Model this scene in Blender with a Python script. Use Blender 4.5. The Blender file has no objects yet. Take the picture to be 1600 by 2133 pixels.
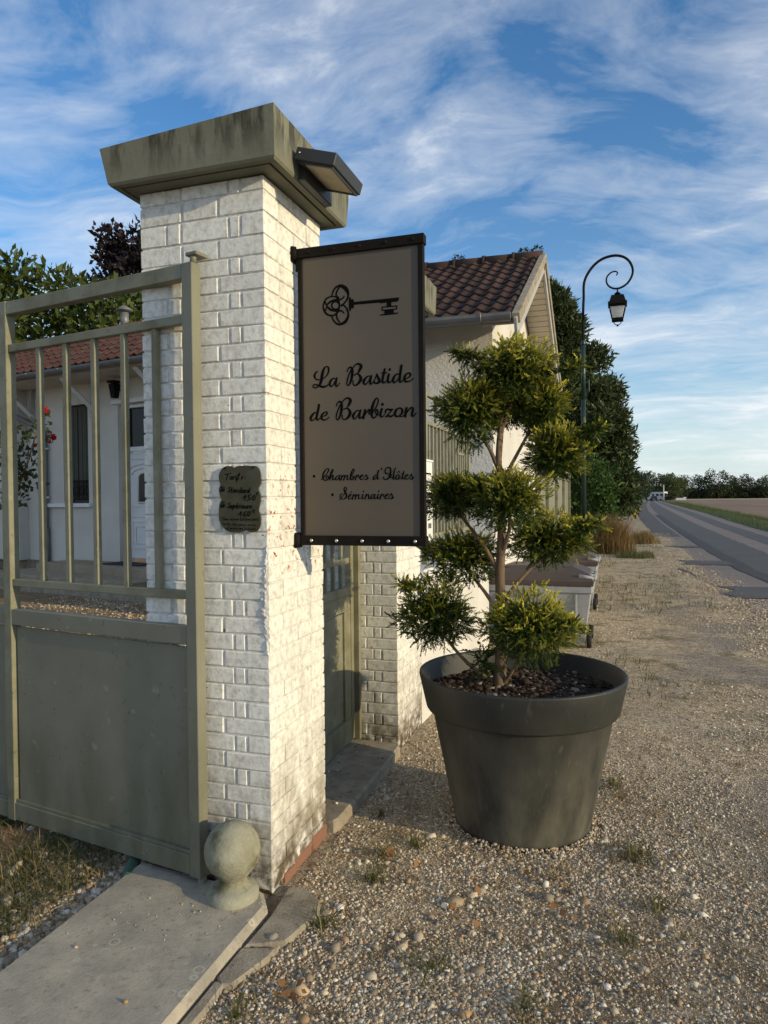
import bpy, bmesh, math, random
import numpy as np
from mathutils import Vector, Matrix, noise as mnoise
random.seed(7); RNG=np.random.default_rng(7)
sc=bpy.context.scene; COL=sc.collection
rad=math.radians
# ------------------------------------------------------------- camera
cam=bpy.data.cameras.new('camera'); camo=bpy.data.objects.new('camera',cam); COL.objects.link(camo)
# tuning values: sun, exposure, sky
SUN_E=2.5; SUN_C=(1.0,.83,.52); EXPO=.66
SKY_S=.12; SKY_OFF=(.35,.2,0); SKY_T=(.435,.605,.88); SKY_SAT=1.14; SKY_VAL=1.03; CLOUD_C=(5.0,5.15,5.3,1)
yaw,pit,rol=.31811246,-.01894759,-.00952849
fwd=Vector((-math.sin(yaw)*math.cos(pit),math.cos(yaw)*math.cos(pit),math.sin(pit)))
rt0=Vector((math.cos(yaw),math.sin(yaw),0)); up0=rt0.cross(fwd)
rt=rt0*math.cos(rol)+up0*math.sin(rol); up=-rt0*math.sin(rol)+up0*math.cos(rol)
camo.matrix_world=Matrix(((rt.x,up.x,-fwd.x,1.2952),(rt.y,up.y,-fwd.y,-2.4922),(rt.z,up.z,-fwd.z,1.5372),(0,0,0,1)))
cam.sensor_fit='HORIZONTAL'; cam.sensor_width=36; cam.lens=1492.98*36/1600
cam.clip_start=.05; cam.clip_end=6000
sc.camera=camo
# ------------------------------------------------------------- light
SUN_EL=13.5; SUN_AZ=-13.0       # azimuth measured from +X towards +Y
sd=Vector((math.cos(rad(SUN_EL))*math.cos(rad(SUN_AZ)),math.cos(rad(SUN_EL))*math.sin(rad(SUN_AZ)),math.sin(rad(SUN_EL))))
sl=bpy.data.lights.new('sun','SUN'); sl.energy=SUN_E; sl.angle=rad(.6); sl.color=SUN_C
slo=bpy.data.objects.new('sun',sl); COL.objects.link(slo); slo.rotation_euler=(-sd).to_track_quat('-Z','Y').to_euler(); slo.location=sd*50
vs=sc.view_settings; vs.view_transform='Standard'; vs.look='None'; vs.gamma=1; vs.use_curve_mapping=False; vs.exposure=EXPO
sc.render.engine='CYCLES'
W=bpy.data.worlds.new('World'); sc.world=W; W.use_nodes=True
def build_sky():
    nt=W.node_tree; N=nt.nodes; L=nt.links; N.clear()
    def n(t,**k):
        o=N.new(t)
        for a,b in k.items(): setattr(o,a,b)
        return o
    def mth(op,a,b=None,c=False):
        o=n('ShaderNodeMath',operation=op,use_clamp=c)
        for i,v in enumerate((a,b)):
            if v is None: continue
            if isinstance(v,(int,float)): o.inputs[i].default_value=v
            else: L.new(v,o.inputs[i])
        return o.outputs[0]
    sky=n('ShaderNodeTexSky',sky_type='NISHITA',sun_disc=False); sky.sun_elevation=rad(SUN_EL); sky.sun_rotation=rad(90-SUN_AZ)
    sky.altitude=60; sky.air_density=1.0; sky.dust_density=.6; sky.ozone_density=3.5
    tc=n('ShaderNodeTexCoord'); sp=n('ShaderNodeSeparateXYZ'); L.new(tc.outputs['Generated'],sp.inputs[0])
    zc=mth('MAXIMUM',sp.outputs[2],0.0); den=mth('ADD',zc,.16)
    u=mth('DIVIDE',sp.outputs[0],den); v=mth('DIVIDE',sp.outputs[1],den)
    cb=n('ShaderNodeCombineXYZ'); L.new(u,cb.inputs[0]); L.new(v,cb.inputs[1])
    def mapped(rot,scl,loc,src):
        m_=n('ShaderNodeMapping'); m_.inputs['Rotation'].default_value=(0,0,rad(rot)); m_.inputs['Scale'].default_value=scl; m_.inputs['Location'].default_value=loc; L.new(src,m_.inputs[0]); return m_.outputs[0]
    def nz(src,s_,d=8,r=.55,dist=0):
        o=n('ShaderNodeTexNoise'); o.inputs['Scale'].default_value=s_; o.inputs['Detail'].default_value=d; o.inputs['Roughness'].default_value=r; o.inputs['Distortion'].default_value=dist; L.new(src,o.inputs['Vector']); return o
    # bend the cloud plane with a slow swirl, then lay soft masses and combed-out wisps over it
    wv=nz(mapped(0,(1,1,1),(2.3,.4,0),cb.outputs[0]),.9,3)
    ws=n('ShaderNodeVectorMath',operation='SUBTRACT'); L.new(wv.outputs['Color'],ws.inputs[0]); ws.inputs[1].default_value=(.5,.5,.5)
    wm=n('ShaderNodeVectorMath',operation='SCALE'); L.new(ws.outputs[0],wm.inputs[0]); wm.inputs[3].default_value=.75
    wa=n('ShaderNodeVectorMath',operation='ADD'); L.new(cb.outputs[0],wa.inputs[0]); L.new(wm.outputs[0],wa.inputs[1])
    n1=nz(mapped(-38,(.9,1.5,1),SKY_OFF,wa.outputs[0]),1.25,9,.58,.3)
    n2=nz(mapped(-38,(1.0,2.0,1),(3.1,1.7,0),wa.outputs[0]),3.0,10,.62,.25)
    n3=nz(mapped(0,(1,1,1),(7.7,3.1,0),wa.outputs[0]),.55,3,.5)
    a=mth('MULTIPLY',n1.outputs['Fac'],.50); b=mth('MULTIPLY',n2.outputs['Fac'],.26); c_=mth('MULTIPLY',n3.outputs['Fac'],.24); s=mth('ADD',mth('ADD',a,b),c_)
    rp=n('ShaderNodeValToRGB'); e=rp.color_ramp.elements; e[0].position=SKY_T[0]; e[0].color=(0,0,0,1); e[1].position=SKY_T[1]; e[1].color=(1,1,1,1)
    m=e.new((SKY_T[0]+SKY_T[1])/2); m.color=(.36,.36,.36,1)
    L.new(s,rp.inputs[0])
    f=mth('MULTIPLY',rp.outputs[0],SKY_T[2])
    # thin veil of haze towards the horizon
    hz=mth('POWER',mth('SUBTRACT',1.0,zc),8.0); hz=mth('MULTIPLY',hz,.95)
    mh=n('ShaderNodeMix',data_type='RGBA'); L.new(hz,mh.inputs[0]); mh.inputs[7].default_value=(3.9,4.55,4.75,1); mx=n('ShaderNodeMix',data_type='RGBA'); L.new(f,mx.inputs[0])
    hs=n('ShaderNodeHueSaturation'); hs.inputs['Saturation'].default_value=SKY_SAT; hs.inputs['Value'].default_value=SKY_VAL; L.new(sky.outputs[0],hs.inputs['Color'])
    L.new(hs.outputs[0],mh.inputs[6]); L.new(mh.outputs[2],mx.inputs[6]); mx.inputs[7].default_value=CLOUD_C
    bg=n('ShaderNodeBackground'); bg.inputs[1].default_value=SKY_S; L.new(mx.outputs[2],bg.inputs[0])
    out=n('ShaderNodeOutputWorld'); L.new(bg.outputs[0],out.inputs[0])
build_sky()
# ------------------------------------------------------------- materials
def mat(name,c1,c2=None,ns=8,lo=.35,hi=.65,rough=.8,bump=0,bs=60,bd=4,dirt=None,rnd=0,island=None,spec=.3,detail=5,metal=0,stretch=None,trans=0,coord='pos',attr=None,extra=None):
    """c1/c2 mixed by noise; dirt=(colour,scale,lo,hi[,zmax]) a second stain layer; rnd=value spread per object; island=list of colours per mesh island"""
    m=bpy.data.materials.new(name); m.use_nodes=True; nt=m.node_tree; N=nt.nodes; L=nt.links
    P=N['Principled BSDF']; P.inputs['Roughness'].default_value=rough; P.inputs['Specular IOR Level'].default_value=spec; P.inputs['Metallic'].default_value=metal
    g=N.new('ShaderNodeNewGeometry')
    vec=g.outputs['Position']
    if coord=='obj':
        tc=N.new('ShaderNodeTexCoord'); vec=tc.outputs['Object']
    if stretch:
        mp=N.new('ShaderNodeMapping'); mp.inputs['Scale'].default_value=stretch; L.new(vec,mp.inputs[0]); vecs=mp.outputs[0]
    else: vecs=vec
    def noise(sc_,d=detail,v=vecs):
        o=N.new('ShaderNodeTexNoise'); o.inputs['Scale'].default_value=sc_; o.inputs['Detail'].default_value=d; o.inputs['Roughness'].default_value=.6; L.new(v,o.inputs['Vector']); return o.outputs['Fac']
    def rng(v,a,b,x=0,y=1):
        o=N.new('ShaderNodeMapRange'); o.inputs[1].default_value=a; o.inputs[2].default_value=b; o.inputs[3].default_value=x; o.inputs[4].default_value=y; L.new(v,o.inputs[0]); return o.outputs[0]
    def mix(f,a,b,bt='MIX'):
        o=N.new('ShaderNodeMix'); o.data_type='RGBA'; o.blend_type=bt
        for i,v in ((0,f),(6,a),(7,b)):
            if isinstance(v,(int,float)): o.inputs[i].default_value=v
            elif isinstance(v,(tuple,list)): o.inputs[i].default_value=tuple(v)[:3]+(1,)
            else: L.new(v,o.inputs[i])
        return o.outputs[2]
    def mul(a,b):
        o=N.new('ShaderNodeMath'); o.operation='MULTIPLY'
        for i,v in enumerate((a,b)):
            if isinstance(v,(int,float)): o.inputs[i].default_value=v
            else: L.new(v,o.inputs[i])
        return o.outputs[0]
    col=None
    if island:
        r=N.new('ShaderNodeValToRGB'); e=r.color_ramp.elements
        e[0].position=0; e[0].color=tuple(island[0])+(1,); e[1].position=1; e[1].color=tuple(island[-1])+(1,)
        for i,c in enumerate(island[1:-1]): q=e.new((i+1)/(len(island)-1)); q.color=tuple(c)+(1,)
        L.new(g.outputs['Random Per Island'],r.inputs[0]); col=r.outputs[0]
        if c2: col=mix(mul(rng(noise(ns),lo,hi),.6),col,c2)
    elif c2: col=mix(rng(noise(ns),lo,hi),c1,c2)
    if attr:
        at=N.new('ShaderNodeAttribute'); at.attribute_name=attr[0]; col=mix(at.outputs['Fac'],col if col is not None else c1,attr[1])
    if dirt:
        f=rng(noise(dirt[1],7),dirt[2],dirt[3])
        if len(dirt)>4:
            sp=N.new('ShaderNodeSeparateXYZ'); L.new(vec,sp.inputs[0]); f=mul(f,rng(sp.outputs[2],dirt[4],dirt[5]))
        col=mix(f,col if col is not None else c1,dirt[0])
    if rnd:
        oi=N.new('ShaderNodeObjectInfo'); v=rng(oi.outputs['Random'],0,1,1-rnd,1+rnd)
        o=N.new('ShaderNodeVectorMath'); o.operation='SCALE'
        if col is None: o.inputs[0].default_value=c1
        else: L.new(col,o.inputs[0])
        L.new(v,o.inputs[3]); col=o.outputs[0]
    if extra: col=extra(N,L,noise,rng,mix,mul,vec,col,P)
    if col is None: P.inputs['Base Color'].default_value=tuple(c1)+(1,)
    else: L.new(col,P.inputs['Base Color'])
    if bump:
        b=N.new('ShaderNodeBump'); b.inputs['Strength'].default_value=1; b.inputs['Distance'].default_value=bump; L.new(noise(bs,bd),b.inputs['Height']); L.new(b.outputs[0],P.inputs['Normal'])
    if trans:
        T=N.new('ShaderNodeBsdfTranslucent'); MS=N.new('ShaderNodeMixShader'); MS.inputs[0].default_value=trans
        if col is None: T.inputs[0].default_value=tuple(c1)+(1,)
        else: L.new(col,T.inputs[0])
        L.new(P.outputs[0],MS.inputs[1]); L.new(T.outputs[0],MS.inputs[2]); L.new(MS.outputs[0],N['Material Output'].inputs['Surface'])
    return m
# ------------------------------------------------------------- mesh helpers
class MB:
    def __init__(s): s.v=[]; s.f=[]; s.sm=[]
    def add(s,vs,fs,M=None,smooth=False):
        o=len(s.v)
        s.v+= [tuple(M@Vector(p)) for p in vs] if M is not None else [tuple(p) for p in vs]
        for f in fs: s.f.append(tuple(i+o for i in f)); s.sm.append(smooth)
        return s
    def box(s,a,b,c=0,M=None):
        x0,y0,z0=a; x1,y1,z1=b
        if c<=0:
            vs=[(x,y,z) for z in (z0,z1) for y in (y0,y1) for x in (x0,x1)]
            return s.add(vs,[(0,2,3,1),(4,5,7,6),(0,1,5,4),(2,6,7,3),(0,4,6,2),(1,3,7,5)],M)
        vs=[];idx={}
        for i,(X,sx) in enumerate(((x0,1),(x1,-1))):
            for j,(Y,sy) in enumerate(((y0,1),(y1,-1))):
                for k,(Z,sz) in enumerate(((z0,1),(z1,-1))):
                    idx[i,j,k]=len(vs); vs+=[(X,Y+sy*c,Z+sz*c),(X+sx*c,Y,Z+sz*c),(X+sx*c,Y+sy*c,Z)]
        I=lambda i,j,k,a:idx[i,j,k]+a
        fs=[]
        for i in (0,1):
            q=[I(i,0,0,0),I(i,0,1,0),I(i,1,1,0),I(i,1,0,0)]; fs.append(q if i==0 else q[::-1])
            q=[I(0,i,0,1),I(1,i,0,1),I(1,i,1,1),I(0,i,1,1)]; fs.append(q if i==0 else q[::-1])
            q=[I(0,0,i,2),I(0,1,i,2),I(1,1,i,2),I(1,0,i,2)]; fs.append(q if i==0 else q[::-1])
        for a_ in (0,1):
            for b_ in (0,1):
                fs.append((I(0,a_,b_,1),I(1,a_,b_,1),I(1,a_,b_,2),I(0,a_,b_,2)))
                fs.append((I(a_,0,b_,0),I(a_,1,b_,0),I(a_,1,b_,2),I(a_,0,b_,2)))
                fs.append((I(a_,b_,0,0),I(a_,b_,1,0),I(a_,b_,1,1),I(a_,b_,0,1)))
                for k in (0,1): fs.append((I(a_,b_,k,0),I(a_,b_,k,1),I(a_,b_,k,2)))
        return s.add(vs,fs,M)
    def tube(s,pts,r,n=8,smooth=True,cap=True):
        pts=[Vector(p) for p in pts]; R=r if isinstance(r,(list,tuple)) else [r]*len(pts)
        vs=[];fs=[];prev=None
        for i,p in enumerate(pts):
            t=(pts[min(i+1,len(pts)-1)]-pts[max(i-1,0)]).normalized()
            if prev is None:
                a=Vector((0,0,1)) if abs(t.z)<.9 else Vector((1,0,0)); u=t.cross(a).normalized()
            else: u=(prev-t*prev.dot(t)).normalized()
            prev=u; w=t.cross(u)
            for k in range(n):
                an=2*math.pi*k/n; vs.append(p+(u*math.cos(an)+w*math.sin(an))*R[i])
        for i in range(len(pts)-1):
            for k in range(n): fs.append((i*n+k,i*n+(k+1)%n,(i+1)*n+(k+1)%n,(i+1)*n+k))
        if cap: fs.append(tuple(range(n))[::-1]); fs.append(tuple((len(pts)-1)*n+k for k in range(n)))
        return s.add(vs,fs,None,smooth)
    def lathe(s,prof,n=32,c=(0,0,0),smooth=True,M=None):
        vs=[];fs=[]
        for r,z in prof:
            for k in range(n): a=2*math.pi*k/n; vs.append((c[0]+r*math.cos(a),c[1]+r*math.sin(a),c[2]+z))
        for i in range(len(prof)-1):
            for k in range(n): fs.append((i*n+k,i*n+(k+1)%n,(i+1)*n+(k+1)%n,(i+1)*n+k))
        if prof[0][0]>1e-4: fs.append(tuple(range(n))[::-1])
        if prof[-1][0]>1e-4: fs.append(tuple((len(prof)-1)*n+k for k in range(n)))
        return s.add(vs,fs,M,smooth)
    def prism(s,poly,d,M=None):
        """poly in (a,b), extruded 0..d along the third local axis"""
        n=len(poly); vs=[(a,b,0) for a,b in poly]+[(a,b,d) for a,b in poly]
        fs=[tuple(range(n))[::-1],tuple(range(n,2*n))]+[(i,(i+1)%n,n+(i+1)%n,n+i) for i in range(n)]
        return s.add(vs,fs,M)
    def rings(s,rects):
        """rects: (x0,x1,y0,y1,z) loops joined one to the next, ends closed"""
        vs=[];fs=[]
        for x0,x1,y0,y1,z in rects:
            z=z if isinstance(z,tuple) else (z,)*4; vs+=[(x0,y0,z[0]),(x1,y0,z[1]),(x1,y1,z[2]),(x0,y1,z[3])]
        for i in range(len(rects)-1):
            for k in range(4): fs.append((i*4+k,(i+1)*4+k,(i+1)*4+(k+1)%4,i*4+(k+1)%4))
        m=len(rects)-1; fs.append((0,1,2,3)); fs.append((m*4+3,m*4+2,m*4+1,m*4))
        return s.add(vs,fs)
    def mesh(s,name,m):
        me=bpy.data.meshes.new(name); me.from_pydata(s.v,[],s.f); me.polygons.foreach_set('use_smooth',s.sm)
        if m: me.materials.append(m)
        bm=bmesh.new(); bm.from_mesh(me); bmesh.ops.recalc_face_normals(bm,faces=bm.faces); bm.to_mesh(me); bm.free()
        return me
    def build(s,name,m,parent=None,loc=None):
        return link(name,s.mesh(name,m),parent,loc)
def link(name,me,parent=None,loc=None):
    o=bpy.data.objects.new(name,me); COL.objects.link(o)
    if parent is not None: o.parent=parent
    if loc is not None: o.location=loc
    return o
def tag(o,label=None,cat=None,group=None,kind=None):
    if label: o['label']=label
    if cat: o['category']=cat
    if group: o['group']=group
    if kind: o['kind']=kind
    return o
def thing(name,label,cat,loc=(0,0,0),rz=0,group=None):
    o=link(name,None,None,loc); o.rotation_euler=(0,0,rz); o.empty_display_size=.1; return tag(o,label,cat,group)
def at0(parent):
    """put parts given in world metres under a thing that stands elsewhere"""
    M=(Matrix.Translation(parent.location)@parent.rotation_euler.to_matrix().to_4x4()).inverted()
    return M
def wpart(mb,name,m,parent):
    M=at0(parent); mb.v=[tuple(M@Vector(p)) for p in mb.v]; return mb.build(name,m,parent)
def copy_tree(o,parent=None):
    c=o.copy(); COL.objects.link(c)
    if parent is not None: c.parent=parent
    for ch in list(o.children): copy_tree(ch,c)
    return c
def np_mesh(name,V,F,m,attr=None,smooth=False):
    """V (n,3), F (k,j) -> mesh, fast"""
    me=bpy.data.meshes.new(name); n=len(V); k,j=F.shape
    me.vertices.add(n); me.vertices.foreach_set('co',np.asarray(V,np.float32).ravel())
    me.loops.add(k*j); me.loops.foreach_set('vertex_index',F.astype(np.int32).ravel())
    me.polygons.add(k); me.polygons.foreach_set('loop_start',np.arange(0,k*j,j,dtype=np.int32)); 
    if smooth: me.polygons.foreach_set('use_smooth',np.ones(k,bool))
    if attr is not None:
        a=me.attributes.new(attr[0],'FLOAT','POINT'); a.data.foreach_set('value',np.asarray(attr[1],np.float32))
    me.update(calc_edges=True); me.validate()
    if m: me.materials.append(m)
    return me
def unit(v): return v/np.maximum(np.linalg.norm(v,axis=-1,keepdims=True),1e-9)
def catmull(P,seg=6):
    P=np.asarray(P,float)
    if len(P)<3: return P
    Q=np.vstack([2*P[0]-P[1],P,2*P[-1]-P[-2]]); out=[]
    for i in range(len(P)-1):
        p0,p1,p2,p3=Q[i:i+4]
        for t in np.linspace(0,1,seg,endpoint=False):
            out.append(.5*((2*p1)+(-p0+p2)*t+(2*p0-5*p1+4*p2-p3)*t*t+(-p0+3*p1-3*p2+p3)*t**3))
    out.append(P[-1]); return np.array(out)
def strokes(name,data,m,parent,y,poly=None,smooth=True,seg=5,bold=1.0):
    """pen strokes (x,z,width in 0.1 mm) as flat ribbons on the plane Y=y facing -Y; each a hair above the last"""
    V=[];F=[]; lift=0
    for s in data:
        P=np.array(s,float).reshape(-1,3)*1e-4
        if len(P)==2 and np.ptp(P[:,:2],axis=0).max()<1e-6: P[1,1]-=2e-4
        if len(P)>2 and smooth: P=catmull(P,seg)
        p=P[:,:2]; w=P[:,2]*.5*bold; t=np.gradient(p,axis=0); t/=np.maximum(np.linalg.norm(t,axis=1,keepdims=True),1e-9); nrm=np.stack([-t[:,1],t[:,0]],1)
        # rounded ends
        def cap(c,d,r,sign):
            return [(c+np.array([math.cos(a)*nx+math.sin(a)*dx for nx,dx in zip(d[0],d[1])])*r) for a in (np.linspace(0,math.pi,5)[1:-1] if sign>0 else np.linspace(0,-math.pi,5)[1:-1])]
        left=p+nrm*w[:,None]; right=p-nrm*w[:,None]
        o=len(V)
        for i in range(len(p)):
            yy=y-lift-i*6e-6; V.append((left[i,0],yy,left[i,1])); V.append((right[i,0],yy,right[i,1]))
        for i in range(len(p)-1): F.append((o+2*i,o+2*i+1,o+2*i+3,o+2*i+2))
        for e,sg in ((0,-1),(len(p)-1,1)):
            c=p[e]; q=cap(c,(nrm[e],t[e]),w[e],sg); oo=len(V); yy=y-lift-e*6e-6
            for a in q: V.append((a[0],yy,a[1]))
            F.append(tuple([o+2*e]+list(range(oo,oo+len(q)))+[o+2*e+1]))
        lift+=4e-5
    for pl in poly or []:
        P=np.array(pl,float).reshape(-1,2)*1e-4; o=len(V)
        for a in P: V.append((a[0],y-lift,a[1]))
        F.append(tuple(range(o,o+len(P)))); lift+=4e-5
    M=at0(parent); me=bpy.data.meshes.new(name); me.from_pydata([tuple(M@Vector(v)) for v in V],[],F); me.materials.append(m)
    return link(name,me,parent)
# ------------------------------------------------------------- materials used by several things
def chips(N,L,noise,rng,mix,mul,vec,col,P):
    sp=N.new('ShaderNodeSeparateXYZ'); L.new(vec,sp.inputs[0])
    # bare red brick where the paint has flaked off round the sign's lower bracket, and a little elsewhere
    a=mul(rng(sp.outputs[2],1.20,1.27),rng(sp.outputs[2],1.75,1.55)); b=mul(a,rng(sp.outputs[0],-.004,-.001))
    f=mul(rng(noise(30,3),.605,.62),b)
    c2=mix(f,col,(.36,.10,.055))
    f2=mul(rng(noise(26,4),.70,.715),rng(sp.outputs[2],.2,.5)); c2=mix(f2,c2,(.22,.12,.08))
    # brown grime and algae in patches over the lowest courses
    f3=mul(rng(noise(9,6),.36,.60),rng(sp.outputs[2],.62,.0)); c3=mix(f3,c2,(.17,.125,.07))
    f4=mul(rng(noise(22,6),.40,.55),rng(sp.outputs[2],.24,.0)); c4=mix(f4,c3,(.06,.045,.028)); mp=N.new('ShaderNodeMapping'); mp.inputs['Scale'].default_value=(1,1,.18); L.new(vec,mp.inputs[0]); f5=rng(noise(11,7,mp.outputs[0]),.54,.70); return mix(mul(f5,.32),c4,(.30,.27,.20))
M_brick=mat('painted_brick',(.77,.76,.71),(.47,.455,.40),ns=34,lo=.46,hi=.74,rough=.75,bump=.0022,bs=60,bd=8,rnd=.07,spec=.25,extra=chips)
M_brickcore=mat('painted_mortar',(.74,.73,.68),(.52,.50,.47),ns=26,rough=.85,bump=.003,bs=70,bd=6,spec=.2,extra=chips)
M_terracotta=mat('bare_terracotta',(.27,.115,.072),(.20,.12,.085),ns=20,rough=.85,bump=.001,bs=90)
def algae(N,L,noise,rng,mix,mul,vec,col,P):
    sp=N.new('ShaderNodeSeparateXYZ'); L.new(vec,sp.inputs[0])
    mp=N.new('ShaderNodeMapping'); mp.inputs['Scale'].default_value=(1,1,.22); L.new(vec,mp.inputs[0])
    f=mul(rng(noise(24,7,mp.outputs[0]),.45,.62),rng(sp.outputs[2],2.79,2.93)); return mix(mul(f,.8),col,(.030,.026,.014))
M_cap=mat('olive_cap_paint',(.19,.19,.142),(.155,.153,.11),ns=5,rough=.75,bump=.0012,bs=60,spec=.25,extra=algae)
def gate_wear(N,L,noise,rng,mix,mul,vec,col,P):
    sp=N.new('ShaderNodeSeparateXYZ'); L.new(vec,sp.inputs[0])
    mp=N.new('ShaderNodeMapping'); mp.inputs['Scale'].default_value=(1,1,.3); L.new(vec,mp.inputs[0])
    f=mul(rng(noise(6,7,mp.outputs[0]),.35,.7),rng(sp.outputs[2],.75,.05)); c=mix(mul(f,.75),col,(.062,.056,.022))
    f2=rng(noise(30,6),.62,.72); c=mix(mul(f2,.5),c,(.06,.055,.03)); f3=rng(noise(75,5),.68,.71); c=mix(mul(f3,.8),c,(.10,.055,.025)); f4=rng(noise(13,8),.66,.67); return mix(mul(f4,.6),c,(.30,.29,.22))
M_gate=mat('olive_gate_paint',(.215,.21,.155),(.178,.174,.126),ns=3,rough=.5,bump=.0006,bs=120,spec=.4,extra=gate_wear)
M_gate_y=mat('weathered_olive_gate_paint',(.235,.228,.16),(.16,.15,.085),ns=7,lo=.45,hi=.7,rough=.6,bump=.0006,bs=100,spec=.3,extra=gate_wear)
M_black=mat('black_metal',(.007,.0065,.006),(.013,.010,.009),ns=14,rough=.7,spec=.12)
M_print=mat('black_print',(.004,.004,.004),rough=.8,spec=.05)
M_taupe=mat('taupe_sign_panel',(.10,.083,.064),(.09,.074,.058),ns=3,rough=.42,spec=.35)
M_steel=mat('screw_steel',(.55,.55,.52),rough=.35,metal=.9)
M_anth=mat('anthracite_lamp_metal',(.035,.037,.040),rough=.5,spec=.4)
M_diff=mat('frosted_lamp_cover',(.42,.36,.25),(.30,.25,.17),ns=9,rough=.6)
M_stucco=mat('white_stucco',(.66,.64,.60),(.57,.55,.51),ns=1.2,rough=.9,bump=.010,bs=38,bd=4,spec=.15)
M_stucco1=mat('cream_stucco',(.62,.59,.53),(.54,.51,.45),ns=.8,rough=.9,bump=.004,bs=50,bd=3,spec=.15)
M_white=mat('white_paint',(.70,.70,.69),(.64,.64,.62),ns=4,rough=.45)
M_zinc=mat('zinc_gutter',(.16,.165,.17),(.22,.22,.22),ns=5,rough=.5,metal=.35)
M_tile=mat('old_roof_tile',(.060,.029,.021),(.034,.021,.017),ns=4,lo=.35,hi=.65,rough=.85,bump=.003,bs=50,rnd=.35,dirt=((.05,.042,.03),6,.55,.7))
M_tile1=mat('red_roof_tile',(.090,.034,.025),(.05,.026,.021),ns=5,rough=.85,bump=.003,bs=50,dirt=((.09,.06,.045),7,.5,.7))
M_board=mat('cream_soffit_board',(.58,.52,.43),(.52,.46,.38),ns=3,rough=.7)
M_wood=mat('grey_weathered_timber',(.40,.40,.39),(.33,.33,.32),ns=6,rough=.8,stretch=(1,1,6))
M_glassdark=mat('dark_window_glass',(.006,.0065,.007),rough=.12,spec=.2)
M_shut=mat('dark_olive_shutter',(.052,.050,.032),(.042,.040,.026),ns=4,rough=.6)
M_stone=mat('grey_threshold_stone',(.34,.32,.28),(.25,.24,.215),ns=5,rough=.88,bump=.0022,bs=110,bd=8,dirt=((.42,.40,.33),13,.56,.64))
M_conc=mat('rough_concrete',(.36,.31,.235),(.23,.195,.145),ns=9,rough=.92,bump=.004,bs=95,bd=8,dirt=((.13,.115,.085),20,.58,.7))
M_ball=mat('mossy_cast_stone',(.33,.32,.245),(.22,.215,.15),ns=9,rough=.92,bump=.0045,bs=70,bd=9,dirt=((.11,.095,.045),11,.50,.68))
M_foundation=mat('rubble_foundation',(.26,.21,.15),(.14,.115,.09),ns=7,rough=.95,bump=.02,bs=12)
def pot_dust(N,L,noise,rng,mix,mul,vec,col,P):
    sp=N.new('ShaderNodeSeparateXYZ'); L.new(vec,sp.inputs[0])
    mp=N.new('ShaderNodeMapping'); mp.inputs['Scale'].default_value=(1,1,.35); L.new(vec,mp.inputs[0])
    f=mul(rng(noise(7,8,mp.outputs[0]),.30,.66),rng(sp.outputs[2],.66,.05)); c=mix(mul(f,.9),col,(.16,.148,.11))
    f2=rng(noise(45,6,mp.outputs[0]),.60,.72); return mix(mul(f2,.35),c,(.13,.125,.105))
M_pot=mat('dark_grey_pot_plastic',(.026,.027,.024),(.020,.021,.019),ns=5,rough=.55,bump=.0005,bs=160,spec=.4,extra=pot_dust)
M_soil=mat('bark_mulch_soil',(.030,.019,.013),(.055,.036,.024),ns=40,rough=.95,bump=.02,bs=45,bd=6)
M_bark=mat('juniper_bark',(.20,.135,.085),(.10,.07,.047),ns=30,rough=.9,bump=.004,bs=60,stretch=(1,1,.25))
M_trunk=mat('tree_bark',(.085,.065,.048),(.05,.04,.03),ns=8,rough=.95,bump=.01,bs=20,stretch=(1,1,.3))
M_bin=mat('grey_bin_plastic',(.33,.34,.35),(.27,.28,.29),ns=4,rough=.55,dirt=((.2,.19,.17),8,.55,.75))
M_lid=mat('brown_bin_lid',(.088,.066,.056),(.07,.053,.046),ns=4,rough=.55)
M_rubber=mat('black_rubber',(.015,.015,.015),rough=.7)
M_pole=mat('dark_green_lamp_paint',(.018,.045,.038),(.014,.032,.029),ns=4,rough=.4,spec=.5)
M_lglass=mat('frosted_lantern_glass',(.82,.84,.86),rough=.35,trans=.8)
M_letter=mat('white_letterbox',(.74,.74,.72),rough=.45)
M_hose=mat('green_corrugated_pipe',(.045,.10,.07),rough=.5)
M_dead=mat('dry_leaf',(.20,.085,.03),(.28,.15,.06),ns=20,rough=.8)
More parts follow.
